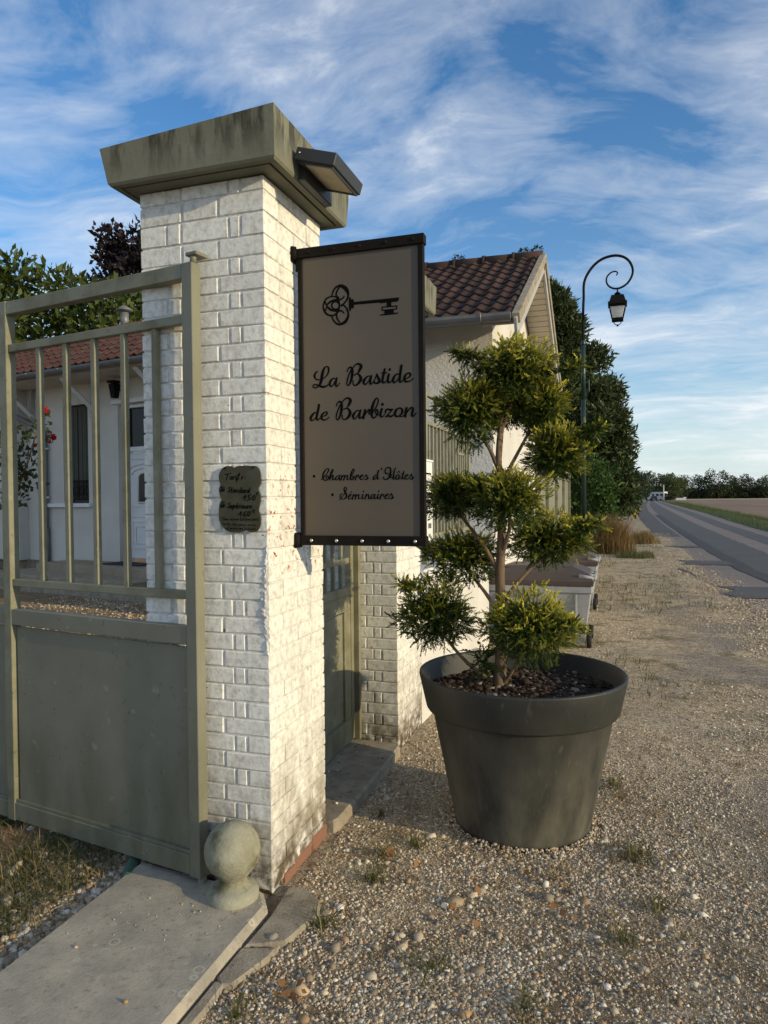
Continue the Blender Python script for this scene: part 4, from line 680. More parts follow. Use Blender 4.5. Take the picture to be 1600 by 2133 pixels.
# ------------------------------------------------------------- grass and weeds
def blades(P,Z,H,lean=.5,w=.004,seg=2):
    n=len(P); a=RNG.uniform(0,2*np.pi,n); dx,dy=np.cos(a),np.sin(a); l=RNG.uniform(.15,1.,n)*lean*H; ww=w*RNG.uniform(.6,1.4,n); sx,sy=-dy*ww,dx*ww
    def pt(t,k): return np.stack([P[:,0]+dx*l*t*t+sx*k,P[:,1]+dy*l*t*t+sy*k,Z+H*t*(1-.18*t*lean)],1)
    V=np.stack([pt(0,-1),pt(0,1),pt(.55,.7),pt(.55,-.7),pt(1,0)],1).reshape(-1,3); k=np.arange(n)[:,None]*5
    return V,np.vstack([np.concatenate([k,k+1,k+2],1),np.concatenate([k,k+2,k+3],1),np.concatenate([k+3,k+2,k+4],1)])
def zground(P): return zg(P[:,0],P[:,1])
G_green=[(.055,.075,.02),(.09,.105,.03),(.14,.135,.05),(.22,.18,.085)]; G_dry=[(.30,.225,.11),(.22,.155,.07),(.36,.28,.15),(.12,.10,.04)]
M_grass=leaf_mat('thin_green_grass',G_green,trans=.3); M_dry=leaf_mat('dry_grass',G_dry,trans=.3)
def tuft_points(cx,cy,R,n):
    r=R*np.abs(RNG.normal(0,.5,n)); a=RNG.uniform(0,2*np.pi,n); return np.stack([cx+r*np.cos(a),cy+r*np.sin(a)],1)
def stuff(name,V,F,m): return tag(link(name,np_mesh(name,V,F,m)),kind='stuff')
# turf in the gateway, left of the threshold
P=np.stack([RNG.uniform(-1.9,-.72,16000),RNG.uniform(-1.0,.35,16000)],1); k=fbm(P[:,0],P[:,1],2.6,8); keep=(k>.40)&(P[:,0]<-.70-.10*fbm(P[:,0],P[:,1],4,2))&(P[:,1]<.10-.17*(P[:,0]+.3)+.12); P=P[keep]
V,F=blades(P,zground(P),RNG.gamma(2.5,.012,len(P))+.009,1.7,.0022); stuff('gateway_grass',V,F,M_grass)
P=np.stack([RNG.uniform(-2.2,-.66,5200),RNG.uniform(-1.0,.35,5200)],1); V,F=blades(P,zground(P),RNG.gamma(3,.012,len(P))+.008,1.6,.0018); stuff('gateway_straw',V,F,M_dry)
# small weeds on the gravel
W_=[];
for cx,cy,R,n in ((.34,.22,.10,90),(.26,-.12,.09,80),(.70,-.22,.11,80),(1.02,-.32,.09,60),(.43,.55,.08,60),(.31,.42,.07,50),(1.35,.75,.14,120),(1.42,.35,.10,70),(.60,-.62,.07,45),(1.25,1.5,.15,90),(.20,-.62,.06,40),(.18,.80,.05,40),(1.30,.10,.08,60),(.95,-.75,.08,50)): W_.append(tuft_points(cx,cy,R,n))
P=np.vstack(W_); V,F=blades(P,zground(P),RNG.gamma(3,.013,len(P))+.008,1.5,.0022); stuff('gravel_weeds',V,F,M_grass)
P=np.vstack([tuft_points(RNG.uniform(.15,2.4),RNG.uniform(-.9,4.5),RNG.uniform(.05,.2),26) for _ in range(95)]+[tuft_points(1.33,.72,.22,240),tuft_points(1.30,1.35,.2,160)]); V,F=blades(P,zground(P),RNG.gamma(3,.010,len(P))+.006,1.8,.0018); stuff('dry_verge_grass',V,F,M_dry)
P=np.stack([RNG.uniform(.3,2.6,9000),RNG.uniform(3.2,26,9000)],1); k=fbm(P[:,0],P[:,1]*.5,1.3,21); P=P[(k>.56)|((P[:,1]>9)&(P[:,0]<1.2)&(k>.42))]; V,F=blades(P,zground(P),RNG.gamma(3,.016,len(P))+.01,1.1,.004); stuff('thin_verge_grass',V,F,M_grass)
P=np.stack([RNG.uniform(-7,-.75,7000),RNG.uniform(.6,7.5,7000)],1); k=fbm(P[:,0],P[:,1],1.1,31); P=P[k>.45]; V,F=blades(P,zground(P),RNG.gamma(3,.013,len(P))+.01,1.5,.004); stuff('courtyard_straw',V,F,M_dry)
# far turf strip: blades, thinning with distance
y=9+150*RNG.random(26000)**2.1; tt=RNG.random(26000)**.8; P=np.stack([rr(y)+(fe(y)-rr(y))*(tt*1.04-.02),y],1); V,F=blades(P,np.full(len(P),.02),RNG.gamma(3,.035,len(P))*(1+y/60)+.03,.9,.006*1.0); V[:,2]+=0
stuff('verge_turf',V,F,leaf_mat('verge_turf_blades',[(.055,.095,.02),(.08,.12,.03),(.11,.13,.04),(.17,.15,.06)],trans=.3))
# dry brown grass clump at the lamp, and yellow flower stalk
def clump(name,label,cx,cy,Rx,Ry,n,h,m):
    P=np.stack([cx+Rx*np.clip(RNG.normal(0,.42,n),-1,1),cy+Ry*np.clip(RNG.normal(0,.42,n),-1,1)],1); hh=h*(1-.45*np.clip(np.hypot((P[:,0]-cx)/Rx,(P[:,1]-cy)/Ry),0,1)**2)*RNG.uniform(.55,1.05,n)
    V,F=blades(P,zground(P),hh,.55,.006); t=thing(name,label,'grass clump',(cx,cy,0)); link('grass_stems',np_mesh('grass_stems',V-np.array((cx,cy,0)),F,m),t); return t
M_tall=leaf_mat('tall_dry_grass',[(.24,.15,.055),(.17,.11,.04),(.30,.20,.085),(.10,.085,.025)],trans=.3)
tg=clump('dry_grass_clump','tall dry brown grass clump at the foot of the green street lamp',1.05,18.2,.62,.7,2600,1.25,M_tall)
M_yel=mat('yellow_flower',(.55,.40,.03),rough=.6,trans=.3)
mb=MB().tube([(1.25,17.9,.2),(1.5,17.8,.75),(1.75,17.7,1.12)],[.012,.01,.006],5); wpart(mb,'flower_stalk',M_dead,tg)
V,F=leaf_cloud([(1.78,17.7,1.13,.13,.1,.10),(1.66,17.75,1.0,.07,.06,.06)],900,.07); tag(link('flower_head',np_mesh('flower_head',V-np.array(tg.location),F,M_yel),tg),kind='stuff')
clump('dry_grass_clump','low yellowing grass clump beyond the flower stalk at the road edge',2.0,22.5,.5,.9,900,.55,M_tall)
P=np.stack([RNG.uniform(1.2,2.1,1500),RNG.uniform(16.2,17.8,1500)],1); V,F=blades(P,zground(P),RNG.gamma(3,.03,1500)+.02,1.,.005); stuff('lamp_foot_grass',V,F,M_grass)
# ------------------------------------------------------------- gravel
def excl(P):
    k=np.ones(len(P),bool); x,y=P[:,0],P[:,1]
    k&=np.hypot(x-PX,y-PY)>.325
    k&=~((x>-.61)&(x<.062)&(y<2.3)&(y>-3.2)); k&=~((x<.062)&(x>-.62)&(y>.5)&(y<1.66))
    return k
def gravel(name,n,xr,yr,dens,sz,m,flat=(.45,.9)):
    P=np.stack([RNG.uniform(*xr,n),RNG.uniform(*yr,n)],1); P=P[excl(P)&(RNG.random(n)<dens(P[:,0],P[:,1]))]
    S=np.clip(RNG.gamma(4.,sz/4,len(P)),.0022,.030); V,F=pebbles(P,zground(P)-S*.22,S,flat); return stuff(name,V,F,m)
M_peb=mat('flint_pebbles',(.4,.35,.28),island=[(.17,.13,.085),(.44,.36,.255),(.68,.60,.47),(.29,.225,.15),(.50,.405,.285),(.12,.098,.072),(.76,.70,.58),(.42,.34,.235),(.22,.17,.115),(.42,.26,.13),(.58,.49,.36)],c2=(.16,.13,.10),ns=90,lo=.5,hi=.8,rough=.75)
def dn1(x,y):
    near=np.clip(1.25-.80*np.hypot(x-.55,(y+.05)*.8),.10,1); p=fbm(x,y,2.2,14)
    return np.clip(near*(.22+1.5*np.clip((p-.43)*3.4,0,1)),0,1)
gravel('gravel',190000,(.06,1.9),(-1.25,1.9),dn1,.0044,M_peb)
gravel('gravel',620,(.08,1.6),(-1.1,1.4),lambda x,y:np.clip(1.1-.6*np.hypot(x-.5,y),0,1),.0125,M_peb)
gravel('verge_gravel',95000,(.1,3.0),(-1.2,13),lambda x,y:np.clip(.08+3.2*(fbm(x,y,1.1,9)-.46),0,1)*np.clip(1.3-y/14,0,1),.0052,M_peb)
gravel('sand_grit',60000,(.06,2.6),(-1.3,2.6),lambda x,y:np.full_like(x,.75),.0034,M_peb)
gravel('edge_gravel',16000,(-1.25,-.605),(-1.3,.35),lambda x,y:np.clip(1.15-2.1*np.abs(x+.62),.12,1),.0085,M_peb)
gravel('courtyard_gravel',30000,(-7.5,-.65),(.15,7.2),lambda x,y:np.clip(.25+1.4*(fbm(x,y,.9,19)-.3),0,1),.011,M_peb)
n_=26000; y=5+24*RNG.random(n_)**1.5; P=np.stack([rl(y)+RNG.normal(.02,.26,n_),y],1); S=np.clip(RNG.gamma(4,.0018,n_),.003,.02); V,F=pebbles(P,np.where(P[:,0]>rl(y),.004,zground(P))-S*.1,S); stuff('road_edge_grit',V,F,M_peb)
n_=1500; a_=RNG.uniform(0,6.283,n_); r_=.322+np.abs(RNG.normal(0,.035,n_)); P=np.stack([PX+r_*np.cos(a_),PY+r_*np.sin(a_)],1); S=np.clip(RNG.gamma(4,.0013,n_),.002,.012); V,F=pebbles(P,zground(P)+np.clip(.02-(r_-.322)*.3,0,.02)-S*.2,S); stuff('pot_foot_gravel',V,F,M_peb)
# loose bits on the slab and sill
def scatter_on(name,pts,m):
    P=np.array([p[:2] for p in pts]); Z=np.array([p[2] for p in pts]); S=np.array([p[3] for p in pts]); V,F=pebbles(P,Z,S); return stuff(name,V,F,m)
scatter_on('loose_stones',[(-.12,-.72,.030,.011),(-.455,-.55,.030,.006),(-.19,-.25,.03,.006),(-.17,-.24,.03,.005),(-.26,-.22,.03,.005)]+[(RNG.uniform(-.55,.02),RNG.uniform(-.5,-.18),.030,RNG.uniform(.0015,.004)) for _ in range(60)]+[(RNG.uniform(-.24,.0),RNG.uniform(.6,1.6),.042,RNG.uniform(.003,.012)) for _ in range(26)],M_peb)
P=np.stack([RNG.uniform(.12,2.8,36000),RNG.uniform(-1.2,11,36000)],1); P=P[excl(P)&(fbm(P[:,0],P[:,1],1.7,41)>.44)]; n_=len(P); V,F=blades(P,zground(P)+.002,RNG.gamma(3,.0022,n_)+.002,4.5,.0016); stuff('straw_litter',V,F,M_dry)
# a few dead leaves
mbl=[]
V,F=leaf_cloud([(.33,-.52,.02,.05,.05,.008),(.42,.40,.02,.1,.1,.008),(.95,.2,.02,.3,.3,.006)],900,.035,asp=.6,up=0,cup=.4); stuff('fallen_leaves',V,F,M_dead)
# green drain pipe end under the gate
t=tag(link('drain_pipe',None,None,(-.63,-.03,.02)),'short green corrugated pipe end poking out under the open gate','pipe')
a=np.array((-.600,-.105,.012)); b_=np.array((-.668,.060,.030)); pts=[];rs=[]
for i in range(41): pts.append(tuple(a+(b_-a)*i/40)); rs.append(.021 if i%3 else .0245)
wpart(MB().tube(pts,rs,14),'corrugated_sleeve',M_hose,t)
# ------------------------------------------------------------- railings of the second house
t=thing('railing_fence','olive painted railings on a low white wall beyond the second brick pillar','fence',(0,3.3,0))
def rf(x0,x1,y0,y1,z0,z1,name,m=None,c=.0015): return wpart(MB().box((x0,y0,z0),(x1,y1,z1),c),name,m or M_gate_y,t)
rf(-.16,.0,2.235,4.90,-.05,.985,'low_wall',M_stucco); rf(-.18,.025,2.232,4.90,.985,1.045,'coping',M_white,.004)
rf(-.095,-.060,2.26,4.20,1.235,1.265,'bottom_rail'); rf(-.095,-.060,2.26,4.20,2.085,2.115,'middle_rail'); rf(-.095,-.060,2.26,4.20,2.300,2.330,'top_rail')
for i in range(17):
    y=2.30+i*.115
    if abs(y-3.9)<.12: continue
    rf(-.088,-.066,y-.011,y+.011,1.265,2.085,'bar')
    if i%3==0: rf(-.088,-.066,y-.011,y+.011,2.115,2.300,'bar')
rf(-.100,-.056,2.62,2.665,1.045,2.33,'post'); rf(-.100,-.056,4.20,4.24,1.045,2.33,'post')
for z in (1.55,1.92): rf(-.092,-.062,3.76,4.02,z,z+.02,'panel_rail')
for i in range(4): rf(-.090,-.064,3.77+i*.078,3.786+i*.078,1.265,2.085,'bar')
t=thing('letterbox','white letterbox with faded lettering fixed to the railings right of the hanging sign','letterbox',(.02,2.35,1.23))
wpart(MB().box((-.054,2.245,1.235),(.03,2.46,1.79),.004),'box',M_letter,t); wpart(MB().box((-.056,2.240,1.79),(.036,2.465,1.805),.003),'lid',M_letter,t)
for z,a,b in ((1.70,2.28,2.42),(1.50,2.30,2.40),(1.47,2.30,2.36)): wpart(MB().box((.0302,a,z),(.0312,b,z+.012)),'faded_lettering',M_print,t)
for i in range(5): wpart(MB().box((.0302,2.33+i*.018,1.325),(.0312,2.34+i*.018,1.36)),'faded_lettering',M_print,t)
# ------------------------------------------------------------- second house (right): white stucco gable end
HX0=-2.6; HY0,HY1=5.22,9.22; RY_=7.22; RZ=4.70; EZ=3.30; EY=4.58; SL=(RZ-EZ)/(RY_-EY); OV=.36
t=thing('white_house','white stucco house with steep brown tiled roof and boarded gable eaves behind the railings','house',(-1.2,7.2,0))
zr=lambda y:RZ-SL*abs(y-RY_)
mb=MB().prism([(HY0,-.1),(HY1,-.1),(HY1,zr(HY1)-.10),(RY_,RZ-.10),(HY0,zr(HY0)-.10)],-HX0,Matrix(((0,0,1,HX0),(1,0,0,0),(0,1,0,0),(0,0,0,1))))
wpart(mb,'wall',M_stucco,t)
def slope_box(y0,y1,x0,x1,h0,h1,name,m,c=0):   # slab lying on the front (y<ridge) or rear slope, h measured up from the roof plane
    a=math.atan(SL); s=1 if y0<RY_ else -1
    M=Matrix.Translation((0,RY_,RZ))@Matrix.Rotation(s*a,4,'X'); k=1/math.cos(a)
    A=(y0-RY_)*k; B=(y1-RY_)*k; mb=MB().box((x0,min(A,B),h0),(x1,max(A,B),h1),c,M); return wpart(mb,name,m,t)
slope_box(EY,RY_,HX0,OV-.03,-.05,-.005,'roof_deck',M_wood); slope_box(2*RY_-EY,RY_,HX0,OV-.03,-.05,-.005,'roof_deck',M_wood)
nb=26
for k in range(nb):
    w=(RY_-EY)/nb
    for s in (1,-1):
        a=EY+w*k; b=a+w-.010
        if s<0: a,b=2*RY_-a,2*RY_-b
        slope_box(a,b,.012,OV-.045,-.075,-.052,'soffit_board',M_board,.004)
slope_box(EY-.10,RY_-.02,OV-.03,OV,-.17,.015,'bargeboard',M_wood,.003); slope_box(2*RY_-EY+.06,RY_+.02,OV-.03,OV,-.17,.015,'bargeboard',M_wood,.003)
# tiles
def tile_me(w,l,h,m):
    xs=[0,.10,.30,.42,.55,.68,.80,1.0]; zs=[.0,.0,.0,.55,1.0,.85,.35,.02]; vs=[];fs=[];n=len(xs)
    for yy,dz in ((0,.022),(l,.0)):
        for x,z in zip(xs,zs): vs.append((x*w,yy,z*h+dz+.010))
    for x,z in zip(xs,zs): vs.append((x*w,0,z*h+.010))
    for i in range(n-1): fs.append((i,i+1,n+i+1,n+i)); fs.append((i,2*n+i,2*n+i+1,i+1))
    me=bpy.data.meshes.new('roof_tile'); me.from_pydata(vs,[],fs); me.materials.append(m); return me
TM=tile_me(.172,.29,.030,M_tile); a=math.atan(SL); Lr=(RY_-EY)/math.cos(a); nrow=12; rowl=(Lr+.05)/nrow
for s in (1,-1):
    for j in range(nrow):
        if s<0 and j%1==0: continue
        for i in range(18):
            o=link('roof_tile',TM,t); x=OV-.05-(i+1)*.160+random.uniform(-.006,.006)
            M=Matrix.Translation((0,RY_,RZ))@Matrix.Rotation(a,4,'X')@Matrix.Translation((x,-Lr-.05+j*rowl+random.uniform(-.008,.008),random.uniform(-.003,.004)))@Matrix.Rotation(random.uniform(-.02,.02),4,'Z')
            o.matrix_basis=Matrix.Translation(-t.location)@M
mb=MB()
for j in range(nrow):
    for i in range(18): 
        M=Matrix.Translation((0,RY_,RZ))@Matrix.Rotation(math.pi,4,'Z')@Matrix.Rotation(a,4,'X')@Matrix.Translation((-OV+.05+i*.160,-Lr-.05+j*rowl,0)); mb.add([v.co[:] for v in TM.vertices],[tuple(p.vertices) for p in TM.polygons],M)
tag(wpart(mb,'rear_roof_tiles',M_tile,t),kind='stuff')
for i in range(7):
    mb=MB(); x1=OV-.02-i*.40; mb.tube([(x1,RY_,RZ-.015),(x1-.38,RY_,RZ-.022)],[.105,.118],12); mb.tube([(x1-.36,RY_,RZ-.02),(x1-.40,RY_,RZ-.02)],[.128,.128],12); wpart(mb,'ridge_tile',M_tile,t)
mb=MB()  # verge tiles along the gable edge
for s in (1,-1):
    for j in range(nrow):
        M=Matrix.Translation((0,RY_,RZ))@(Matrix.Identity(4) if s>0 else Matrix.Rotation(math.pi,4,'Z'))@Matrix.Rotation(a,4,'X'); x0,x1=(OV-.055,OV+.025) if s>0 else (-OV-.025,-OV+.055)
        mb.box((x0,-Lr-.05+j*rowl,-.055),(x1,-Lr-.05+j*rowl+rowl*1.04,.05),.006,M@Matrix.Translation((0,0,0))@Matrix.Rotation(0.0,4,'X'))
tag(wpart(mb,'verge_mortar',M_conc,t),None)
def gutter(mb,p0,p1,r,up=(0,0,1),n=9):
    p0,p1=Vector(p0),Vector(p1); d=(p1-p0).normalized(); side=d.cross(Vector(up)).normalized(); vs=[];fs=[]
    for p in (p0,p1):
        for rr_ in (r,r-.006):
            for k in range(n): an=math.pi+math.pi*k/(n-1); vs.append(p+side*rr_*math.cos(an)+Vector((0,0,1))*rr_*math.sin(an))
    for q in (0,n):
        for k in range(n-1): fs.append((q+k,q+k+1,2*n+q+k+1,2*n+q+k))
    for e in (0,2*n):
        for k in range(n-1): fs.append((e+k,e+k+1,e+n+k+1,e+n+k))
    for e,sg in ((0,-1),(2*n,1)): fs.append(tuple(e+k for k in range(n)))
    for k in (0,n-1): fs.append((k,2*n+k,3*n+k,n+k))
    return mb.add([tuple(v) for v in vs],fs)
GY=EY-.055
wpart(gutter(MB(),(HX0,GY,EZ+.035),(OV-.06,GY,EZ+.02),.075),'gutter',M_zinc,t)
for i in range(4): wpart(MB().tube([(OV-.35-i*.72,GY+.08,EZ+.03),(OV-.35-i*.72,GY+.05,EZ-.04),(OV-.35-i*.72,GY,EZ-.064),(OV-.35-i*.72,GY-.06,EZ-.03),(OV-.35-i*.72,GY-.079,EZ+.03)],.008,6),'gutter_bracket',M_zinc,t)
# leaf tufts added on the ridge to stand for treetops behind the house
V,F=leaf_cloud([(.27,7.22,4.80,.07,.06,.05),(.10,7.22,4.80,.08,.06,.04),(-.80,7.22,4.80,.09,.06,.06)],30000,.035); tag(link('ridge_treetops',np_mesh('ridge_treetops',V-np.array(t.location),F,leaf_mat('ridge_treetop_leaf',[(.03,.04,.015),(.06,.065,.03)])),t),kind='stuff')
# ------------------------------------------------------------- low wall, post and olive fence further on
t=thing('garden_wall','low cream garden wall ending in a capped post before the street lamp','wall',(0,13,0))
wpart(MB().box((-.15,9.35,-.05),(.0,15.3,.66),.01),'wall',M_stucco1,t); wpart(MB().box((-.02,15.3,-.05),(.36,15.65,.66),.01),'post',M_stucco1,t)
wpart(MB().lathe([(.30,.66),(.30,.69),(.02,.86),(0,.865)],4,(.17,15.475,0),False,None),'post_cap',M_conc,t)
t=thing('board_fence','olive green vertical board fence standing on the low cream wall','fence',(0,13.5,.66))
for i in range(24):
    y=9.5+i*.35; wpart(MB().box((-.09,y,.90),(-.06,y+.325,2.02+.012*(i%2)),.004),'board',M_gate,t)
for z in (.93,1.95,2.16): wpart(MB().box((-.055,9.5,z),(-.03,17.9,z+.04),.003),'rail',M_gate_y,t)
for i in range(5): y=9.5+i*2.09; wpart(MB().box((-.056,y,.6),(.0,y+.05,2.2),.003),'post',M_gate_y,t)
# ------------------------------------------------------------- wheelie bins
def bin_(x0,x1,y0,y1,h,label):
    cx,cy=(x0+x1)/2,(y0+y1)/2; w,d=(x1-x0),(y1-y0); t=thing('wheelie_bin',label,'bin',(cx,cy,-.01),0,'grey bins with brown lids along the wall')
    W2,D2=w/2,d/2; R=[(-W2*.84,W2*.84,-D2*.82,D2*.82,.05),(-W2*.95,W2*.95,-D2*.94,D2*.94,h-.10),(-W2*.95,W2*.95,-D2*.94,D2*.94,h-.02)]
    MB().rings(R).build('body',M_bin,t)
    MB().box((-W2,-D2,h-.075),(W2,D2,h),.012).build('rim',M_bin,t)
    gp=MB(); pr=[]
    for k in range(13): u=-1+2*k/12; pr.append((u*.17,-.075-.055*math.cos(u*math.pi/2)))
    gp.prism(pr+[(.17,-.03),(-.17,-.03)],.02,Matrix(((1,0,0,-.02),(0,0,1,-D2-.012),(0,1,0,h),(0,0,0,1)))); gp.build('grip',M_bin,t)
    for s in (-1,1): MB().box((s*W2*.70-.012,-D2*.985,.10),(s*W2*.70+.012,-D2*.88,h-.08),.004).build('rib',M_bin,t)
    # lid: skirt and raised, sloping top
    R=[(-W2*1.01,W2*1.01,-D2*1.01,D2*1.01,h+.004),(-W2*1.02,W2*1.02,-D2*1.02,D2*1.02,h+.05),(-W2*.93,W2*.93,-D2*.7,D2*.95,h+.12),(-W2*.60,W2*.62,-D2*.35,D2*.9,h+.185)]
    MB().rings(R).build('lid',M_lid,t)
    mb=MB()
    for k in range(3): mb.tube([(W2*.75,D2*.4-k*.22,h+.10),(W2*1.02,D2*.4-k*.22,h+.075)],.022,8)
    mb.tube([(W2*1.03,D2*.6,h+.085),(W2*1.03,-D2*.7,h+.065)],.020,8); mb.build('lid_hinge',M_bin,t)
    for sx in (-1,1):
        for sy in (-1,1):
            wh=MB(); M=Matrix.Translation((sx*W2*.93,sy*D2*.72,.075))@Matrix.Rotation(rad(90),4,'Y'); wh.lathe([(.03,-.022),(.07,-.024),(.077,-.014),(.077,.014),(.07,.024),(.03,.022)],16,(0,0,0),True,M); wh.build('wheel',M_rubber,t)
    return t
bin_(-.06,1.03,5.0,5.72,.635,'nearer wide grey wheelie bin with brown lid just behind the potted juniper'); bin_(.02,1.0,7.6,8.3,.60,'farther grey wheelie bin with brown lid past the first bin by the gable wall')
# ------------------------------------------------------------- street lamp
LX,LY=.351,18.05; k=.01322
def lp(px,py): return (LX+(px-1217.5)*k*1.03,LY,1.537+(1037.5-py)*k)
t=thing('street_lamp','tall dark green street lamp with scrolled arm and hanging lantern by the verge','street lamp',(LX,LY,0))
M_polelit=M_pole
MB().tube([(0,0,-.05),(0,0,.9)],[.085,.08],16).tube([(0,0,.9),(0,0,4.2)],[.066,.060],16).tube([(0,0,4.2),(0,0,5.75)],[.060,.052],16).build('pole',M_pole,t)
c5=[(275,740),(275,600),(288,500),(330,400),(420,280),(540,200),(680,172),(800,197),(890,270),(938,380),(933,480),(880,580),(800,638),(720,655),(640,625),(592,560),(592,480),(640,420),(700,402),(738,425),(722,462)]
pts=[(0,0,5.75),(0,0,6.6)]+[tuple(Vector(lp(1180+a/7.11,520+b/7.11))-Vector((LX,LY,0))) for a,b in c5]
pc=catmull(pts,5); nn_=len(pc); MB().tube(pc,[.036-.020*max(0,(i-nn_*.35)/(nn_*.65)) for i in range(nn_)],10).build('scroll_arm',M_black,t)
MB().box((.05,-.03,4.42),(.16,.03,4.46),.004).box((.13,-.035,4.42),(.16,.035,4.75),.004).build('arm_clip',M_pole,t)
MB().lathe([(.055,5.70),(.062,5.73),(.062,5.80),(.040,5.84)],14).build('collar',M_pole,t)
lx,_,lz=Vector(lp(1283.5,612))-Vector((LX,LY,0))
def zz(py): return 1.537+(1037.5-py)*k
def sq(mb,r,py): return None
def frust(r0,z0,r1,z1,name,m): return MB().rings([(lx-r0,lx+r0,-r0,r0,z0),(lx-r1,lx+r1,-r1,r1,z1)]).build(name,m,t)
MB().tube([(lx,0,zz(610)),(lx,0,zz(621))],.018,8).lathe([(.03,0),(.085,.0),(.085,.015),(.04,.04),(.03,.06)],14,(lx,0,zz(623))).build('hanger',M_black,t)
frust(.215,zz(641.5),.155,zz(627),'lantern_roof',M_black); frust(.245,zz(646.5),.245,zz(641.5),'lantern_eave',M_black); frust(.205,zz(651),.220,zz(646.6),'lantern_frame',M_black)
frust(.125,zz(673),.195,zz(651.2),'lantern_glass',M_lglass)
mb=MB()
for sx in (-1,1):
    for sy in (-1,1): mb.tube([(lx+sx*.205,sy*.205,zz(650)),(lx+sx*.130,sy*.130,zz(676))],.013,6)
mb.box((lx-.14,-.14,zz(674.5)),(lx+.14,.14,zz(673.2))); mb.box((lx-.15,-.15,zz(678)),(lx+.15,.15,zz(676)),.002)
for sx in (-1,1): mb.tube([(lx+sx*.12,0,zz(678)),(lx+sx*.06,0,zz(685)),(lx,0,zz(686.5))],.012,6)
mb.lathe([(.03,0),(.03,.02),(.012,.035),(.012,.05)],8,(lx,0,zz(689))); mb.build('lantern_cage',M_black,t)
# ------------------------------------------------------------- first house (left, behind the gate)
rz=rad(-12.3233); O=Vector((-7.395,8.84,0)); t=thing('cream_house','low cream house with red tiled roof, white door and shuttered window behind the gate','house',O,rz)
def hb(s0,s1,f0,f1,z0,z1,name,m,c=0,par=None): return MB().box((s0,-f1,z0),(s1,-f0,z1),c).build(name,m,par or t)
mb=MB(); th=.35
for s0,s1,z0,z1 in ((-3.3,-2.05,.32,4.25),(-2.05,-1.28,.32,1.50),(-2.05,-1.28,3.46,4.25),(-1.28,-.40,.32,4.25),(-.40,.78,3.37,4.25),(.78,4.5,.32,4.25)): mb.box((s0,0,z0),(s1,th,z1))
mb.box((-7,.0,.32),(-3.302,th,4.25)); mb.build('wall',M_stucco1,t)
hb(-7,-3.24,.002,.22,.32,4.2,'wall_pier',M_stucco1,.004)
hb(-7,4.5,-.3,.03,-.1,.318,'foundation',M_foundation)
# eaves, roof
ang=math.atan2(1.50,2.4)
Mr=Matrix.Translation((0,-.82,3.99))@Matrix.Rotation(ang,4,'X')
MB().box((-7.5,0,-.06),(5,2.40,-.01),0,Mr).build('roof_deck',M_wood,t)
MB().box((-7.4,-.78,3.86),(5,.0,3.90)).build('eaves_board',M_board,t)
mb=MB(); T1=tile_me(.232,.36,.05,M_tile1)
for j in range(8):
    for i in range(56):
        M=Mr@Matrix.Translation((-7.5+i*.218,-.06+j*.305,random.uniform(-.004,.006)))@Matrix.Rotation(random.uniform(-.015,.015),4,'Z'); mb.add([v.co[:] for v in T1.vertices],[tuple(p.vertices) for p in T1.polygons],M)
tag(mb.build('roof_tiles',M_tile1,t),kind='stuff')
gutter(MB(),(-7.5,-.90,3.98),(5,-.90,3.94),.085).build('gutter',M_zinc,t)
for i in range(12): MB().tube([(-6.5+i*.95,-.82,3.97),(-6.5+i*.95,-.85,3.89),(-6.5+i*.95,-.92,3.885),(-6.5+i*.95,-.985,3.95)],.009,6).build('gutter_bracket',M_white,t)
for s in (-3.0,-1.05,.95):
    MB().tube([(s,-.74,3.84),(s,-.30,3.52),(s,-.01,3.28)],[.05,.055,.05],4,False).build('eaves_strut',M_white,t); MB().box((s-.04,-.09,3.15),(s+.04,-.002,3.86),.004).build('wall_post',M_wood,t)
# downpipe
MB().tube([(-3.9,-.93,3.86),(-3.55,-.55,3.55),(-2.62,-.10,3.02),(-2.55,-.075,2.9),(-2.55,-.075,.34)],.055,10).build('downpipe',M_zinc,t)
for z in (1.62,2.62): MB().tube([(-2.65,-.07,z),(-2.45,-.07,z)],.022,6).build('pipe_collar',M_white,t)
MB().lathe([(.062,.30),(.075,.32),(.075,.95),(.062,1.0)],12,(-2.55,-.075,0)).build('pipe_boot',M_zinc,t)
# shuttered window
w=hb(-2.05,-1.28,-.30,-.12,1.50,3.46,'window',M_glassdark)
for j in range(2):
    sh=hb(-2.04+j*.385,-1.675+j*.385,-.115,-.075,1.56,3.44,'shutter',M_shut,.003)
    for q in range(3): hb(-2.035+j*.385+q*.120,-1.925+j*.385+q*.120,-.074,-.062,1.60,3.40,'board',M_shut,.003,sh)
hb(-2.66,-1.18,-.10,.07,1.42,1.498,'sill',M_white,.006)
g=hb(-2.05,-1.28,-.03,-.01,1.56,1.585,'window_guard',M_black)
hb(-2.05,-1.28,-.03,-.01,1.93,1.955,'guard_rail',M_black,0,g)
mb=MB()
for i in range(11): mb.tube([(-2.02+i*.071,.02,1.585),(-2.02+i*.071,.02,1.93)],.007,5)
for i in range(5):
    c=(-1.96+i*.15,.02,1.75); mb.tube([(c[0]+.055*math.cos(u),c[1]-.012,c[2]+.10*math.sin(u)) for u in np.linspace(0,6.28,15)],.006,5)
mb.build('scrollwork',M_black,g)
